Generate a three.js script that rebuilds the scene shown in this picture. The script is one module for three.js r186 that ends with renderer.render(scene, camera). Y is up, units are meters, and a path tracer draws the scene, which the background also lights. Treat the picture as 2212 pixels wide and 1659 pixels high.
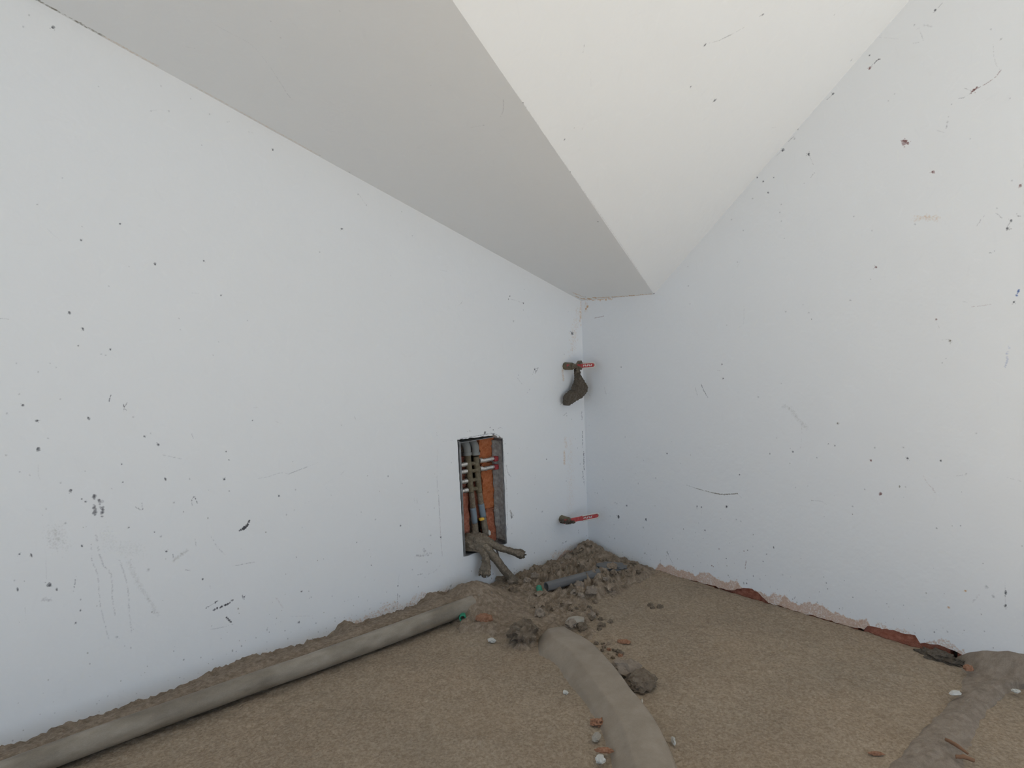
import * as THREE from 'three';
import { mergeGeometries, toCreasedNormals, mergeVertices } from 'three/addons/utils/BufferGeometryUtils.js';
import { RoundedBoxGeometry } from 'three/addons/geometries/RoundedBoxGeometry.js';
import { RectAreaLightUniformsLib } from 'three/addons/lights/RectAreaLightUniformsLib.js';
import { createNoise3D } from 'simplex-noise';

// ---------------------------------------------------------------- camera, sky, sun, doorway fill lights, exposure
RectAreaLightUniformsLib.init();
const scene = new THREE.Scene();
const camera = new THREE.PerspectiveCamera(58.89, 2212 / 1659, 0.02, 60);
{
  const yaw = 0.8541, pitch = -0.08264, roll = -0.03698;
  const fw = new THREE.Vector3(-Math.sin(yaw) * Math.cos(pitch), Math.sin(pitch), -Math.cos(yaw) * Math.cos(pitch));
  const r = fw.clone().cross(new THREE.Vector3(0, 1, 0)).normalize(), u = r.clone().cross(fw);
  camera.position.set(1.599, 0.787, 1.72);
  camera.up.copy(u.multiplyScalar(Math.cos(roll)).addScaledVector(r, -Math.sin(roll)));
  camera.lookAt(camera.position.clone().add(fw));
}
scene.background = new THREE.Color().setRGB(0.54, 0.73, 1.0);           // open blue-white sky
scene.backgroundIntensity = 1.0;
const sun = new THREE.DirectionalLight(new THREE.Color().setRGB(0.84, 0.93, 1.0), 22);   // high sun on the terrace outside the doorway
sun.name = 'sun'; sun.position.set(3.4 + 10, 8.9, 1.2 - 1.5); sun.target.position.set(3.4, 0, 1.2); sun.castShadow = true; sun.shadow.mapSize.set(2048, 2048);
Object.assign(sun.shadow.camera, { left: -8, right: 8, top: 8, bottom: -8, near: 1, far: 40 }); scene.add(sun, sun.target);
const renderer = new THREE.WebGLRenderer({ antialias: true });
renderer.toneMapping = THREE.LinearToneMapping;
renderer.toneMappingExposure = 1.73;
renderer.shadowMap.enabled = true;
const ROOM = { x: 3.4, z: 3.8, y: 2.55 };
const DOOR = { z0: 0.22, z1: 2.15, y0: 0, y1: 1.8 };                      // wide doorway to the terrace, in the wall across from the left wall
const ADDED_DOOR = { x0: 0.35, x1: 1.75, y0: 0, y1: 2.1 };                     // unseen doorway added for more low light, in the wall behind the camera
function doorwayFill(w, h, x, y, z, tx, ty, tz, k) {  // weak area light added in each doorway, on top of sun and sky
  const l = new THREE.RectAreaLight(new THREE.Color().setRGB(0.92, 0.96, 1.0), k, w, h);
  l.name = 'doorwayFill'; l.position.set(x, y, z); l.lookAt(tx, ty, tz); l.castShadow = true; scene.add(l);
}
doorwayFill(DOOR.z1 - DOOR.z0, DOOR.y1 - DOOR.y0, ROOM.x + 0.06, (DOOR.y0 + DOOR.y1) / 2, (DOOR.z0 + DOOR.z1) / 2, 0, (DOOR.y0 + DOOR.y1) / 2, (DOOR.z0 + DOOR.z1) / 2, 0.06);
doorwayFill(ADDED_DOOR.x1 - ADDED_DOOR.x0, ADDED_DOOR.y1 - ADDED_DOOR.y0, (ADDED_DOOR.x0 + ADDED_DOOR.x1) / 2, (ADDED_DOOR.y0 + ADDED_DOOR.y1) / 2, ROOM.z + 0.06, (ADDED_DOOR.x0 + ADDED_DOOR.x1) / 2, (ADDED_DOOR.y0 + ADDED_DOOR.y1) / 2, 0, 0.06);

// ---------------------------------------------------------------- helpers
function mulberry(a) { return () => { a = (a + 0x6d2b79f5) | 0; let t = Math.imul(a ^ (a >>> 15), 1 | a); t = (t + Math.imul(t ^ (t >>> 7), 61 | t)) ^ t; return ((t ^ (t >>> 14)) >>> 0) / 4294967296; }; }
const rnd = mulberry(71);
const noise = createNoise3D(mulberry(5));
const fbm = (x, y, z, o = 4) => { let s = 0, a = 0.5, k = 1; for (let i = 0; i < o; i++) { s += a * noise(x * k, y * k, z * k); a *= 0.5; k *= 2.03; } return s; };
const sstep = (a, b, x) => { const t = Math.min(1, Math.max(0, (x - a) / (b - a))); return t * t * (3 - 2 * t); };
const names = {};
const numbered = (n) => { const k = names[n] = (names[n] ?? -1) + 1; return k ? n + '_' + String(k).padStart(3, '0') : n; };
function mesh(name, geometry, material, parent) {
  const m = new THREE.Mesh(geometry, material); m.name = parent ? name : numbered(name);
  m.castShadow = m.receiveShadow = true; (parent || scene).add(m); return m;
}
function group(name, x = 0, y = 0, z = 0) { const g = new THREE.Group(); g.name = numbered(name); g.position.set(x, y, z); scene.add(g); return g; }
function tag(o, label, category, grp, kind) { o.userData.label = label; if (category) o.userData.category = category; if (grp) o.userData.group = grp; if (kind) o.userData.kind = kind; return o; }
const setting = (o, label, category) => tag(o, label, category, null, 'structure');

const lin = (r, g, b) => new THREE.Color().setRGB(r, g, b);
const mat = (color, roughness = 0.9, more = {}) => new THREE.MeshStandardMaterial({ color, roughness, ...more });

// tiling noise as a grey texture: octaves of value noise on a lattice that wraps
function noiseTexture(n, cells, octaves, seed, colorOf, srgb) {
  const r = mulberry(seed), v = new Float32Array(n * n); let amp = 1, tot = 0;
  for (let o = 0; o < octaves; o++) {
    const c = cells << o, g = new Float32Array(c * c).map(() => r());
    for (let y = 0; y < n; y++) for (let x = 0; x < n; x++) {
      const fx = x / n * c, fy = y / n * c, ix = fx | 0, iy = fy | 0, jx = (ix + 1) % c, jy = (iy + 1) % c;
      let tx = fx - ix, ty = fy - iy; tx = tx * tx * (3 - 2 * tx); ty = ty * ty * (3 - 2 * ty);
      v[y * n + x] += amp * ((g[iy * c + ix] * (1 - tx) + g[iy * c + jx] * tx) * (1 - ty) + (g[jy * c + ix] * (1 - tx) + g[jy * c + jx] * tx) * ty);
    }
    tot += amp; amp *= 0.62;
  }
  const d = new Uint8Array(n * n * 4);
  for (let i = 0; i < n * n; i++) { const c = colorOf ? colorOf(v[i] / tot, r) : [v[i] / tot * 255, v[i] / tot * 255, v[i] / tot * 255]; d[i * 4] = c[0]; d[i * 4 + 1] = c[1]; d[i * 4 + 2] = c[2]; d[i * 4 + 3] = 255; }
  const t = new THREE.DataTexture(d, n, n); t.wrapS = t.wrapT = THREE.RepeatWrapping; t.magFilter = THREE.LinearFilter; t.minFilter = THREE.LinearMipmapLinearFilter; t.generateMipmaps = true;
  if (srgb) t.colorSpace = THREE.SRGBColorSpace;
  t.needsUpdate = true; return t;
}
const repeat = (t, k) => { const c = t.clone(); c.repeat.set(k, k); c.needsUpdate = true; return c; };
const cl = (v) => Math.max(0, Math.min(255, v));
const grainBump = noiseTexture(512, 64, 3, 11);
const softBump = noiseTexture(512, 6, 5, 12);
const mottled = (base, spread, seed, cells = 48, grain = 10) => noiseTexture(512, cells, 4, seed, (v, r) => { const k = (v - 0.5) * spread + (r() - 0.5) * grain; return base.map((b) => cl(b + k)); }, true);

// world-plane uv in metres for any geometry: chosen per vertex normal
function boxUV(g) {
  const p = g.attributes.position, n = g.attributes.normal, uv = new Float32Array(p.count * 2);
  for (let i = 0; i < p.count; i++) {
    const ax = Math.abs(n.getX(i)), ay = Math.abs(n.getY(i)), az = Math.abs(n.getZ(i));
    uv[2 * i] = ax > ay && ax > az ? p.getZ(i) : p.getX(i); uv[2 * i + 1] = ay >= ax && ay >= az ? p.getZ(i) : p.getY(i);
  }
  g.setAttribute('uv', new THREE.BufferAttribute(uv, 2)); return g;
}
function box(x0, x1, y0, y1, z0, z1) { const g = new THREE.BoxGeometry(x1 - x0, y1 - y0, z1 - z0); g.translate((x0 + x1) / 2, (y0 + y1) / 2, (z0 + z1) / 2); return boxUV(g); }
function rbox(w, h, d, r) { return boxUV(new RoundedBoxGeometry(w, h, d, 2, r)); }
function cyl(r0, r1, len, axis, x, y, z, seg = 20) {
  const g = new THREE.CylinderGeometry(r1, r0, len, seg); if (axis === 'x') g.rotateZ(-Math.PI / 2); if (axis === 'z') g.rotateX(Math.PI / 2);
  g.translate(x, y, z); return g;
}
// irregular broken lump centred on its base
function lump(seed, rx, ry, rz, rough = 0.3, detail = 3, freq = 1.6) {
  let g = mergeVertices(new THREE.IcosahedronGeometry(1, detail).deleteAttribute('uv').deleteAttribute('normal'));
  const p = g.attributes.position;
  for (let i = 0; i < p.count; i++) {
    let x = p.getX(i), y = p.getY(i), z = p.getZ(i);
    const k = 1 + rough * (fbm(x * freq + seed * 7.3, y * freq + 3.1 * seed, z * freq, 4) * 1.6) - rough * 0.4 * Math.max(0, noise(x * 1.1 + seed, y * 1.1, z * 1.1 - seed));
    p.setXYZ(i, x * k * rx, Math.max(-0.35, y * k) * ry, z * k * rz);
  }
  g = toCreasedNormals(g, 1.05); return boxUV(g);
}
// tube along points with a radius per point, bumpy by amount j
function tube(points, radii, j = 0, seed = 1, segs = 40, round = 14, capped = true, flat = 1, along = false) {
  const curve = new THREE.CatmullRomCurve3(points.map((q) => new THREE.Vector3(...q))), fr = curve.computeFrenetFrames(segs, false);
  const pos = [], idx = [], uv = [], len = curve.getLength();
  for (let i = 0; i <= segs; i++) {
    const t = i / segs, c = curve.getPointAt(t), kk = t * (radii.length - 1), a = Math.min(radii.length - 2, Math.floor(kk)), R = radii[a] + (radii[a + 1] - radii[a]) * (kk - a);
    for (let s = 0; s < round; s++) {
      const th = s / round * Math.PI * 2, nx = Math.cos(th), ny = Math.sin(th) * flat;
      const v = fr.normals[i].clone().multiplyScalar(nx).addScaledVector(fr.binormals[i], ny);
      const q = R * (1 + j * fbm(v.x * 1.5 + seed * 9, v.y * 1.5 + t * 9, v.z * 1.5 + seed, 3) * 2);
      pos.push(c.x + v.x * q, c.y + v.y * q, c.z + v.z * q); uv.push(t * len * 0.45, Math.abs(s / round - 0.5) * 6.283 * R);
    }
  }
  for (let i = 0; i < segs; i++) for (let s = 0; s < round; s++) { const a = i * round + s, b = i * round + (s + 1) % round, c = a + round, d = b + round; idx.push(a, b, c, b, d, c); }
  if (capped) for (const e of [0, segs]) { const c = curve.getPointAt(e / segs), k = pos.length / 3; pos.push(c.x, c.y, c.z); uv.push(0, 0); for (let s = 0; s < round; s++) { const a = e * round + s, b = e * round + (s + 1) % round; e ? idx.push(a, b, k) : idx.push(b, a, k); } }
  const g = new THREE.BufferGeometry(); g.setAttribute('position', new THREE.Float32BufferAttribute(pos, 3)); g.setIndex(idx); g.computeVertexNormals(); if (along) { g.setAttribute('uv', new THREE.Float32BufferAttribute(uv, 2)); return g; } return boxUV(g);
}
// sheet of heights over a grid of x and z with uv in metres
function heightSheet(xs, zs, h) {
  const pos = [], idx = [], uv = [], nx = xs.length;
  for (const z of zs) for (const x of xs) { pos.push(x, h(x, z), z); uv.push(x, z); }
  for (let j = 0; j + 1 < zs.length; j++) for (let i = 0; i + 1 < nx; i++) { const a = j * nx + i; idx.push(a, a + nx, a + 1, a + 1, a + nx, a + nx + 1); }
  const g = new THREE.BufferGeometry(); g.setAttribute('position', new THREE.Float32BufferAttribute(pos, 3)); g.setAttribute('uv', new THREE.Float32BufferAttribute(uv, 2)); g.setIndex(idx); g.computeVertexNormals(); return g;
}
const range = (a, b, n, pow = 1) => Array.from({ length: n + 1 }, (_, i) => a + (b - a) * (i / n) ** pow);

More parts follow.
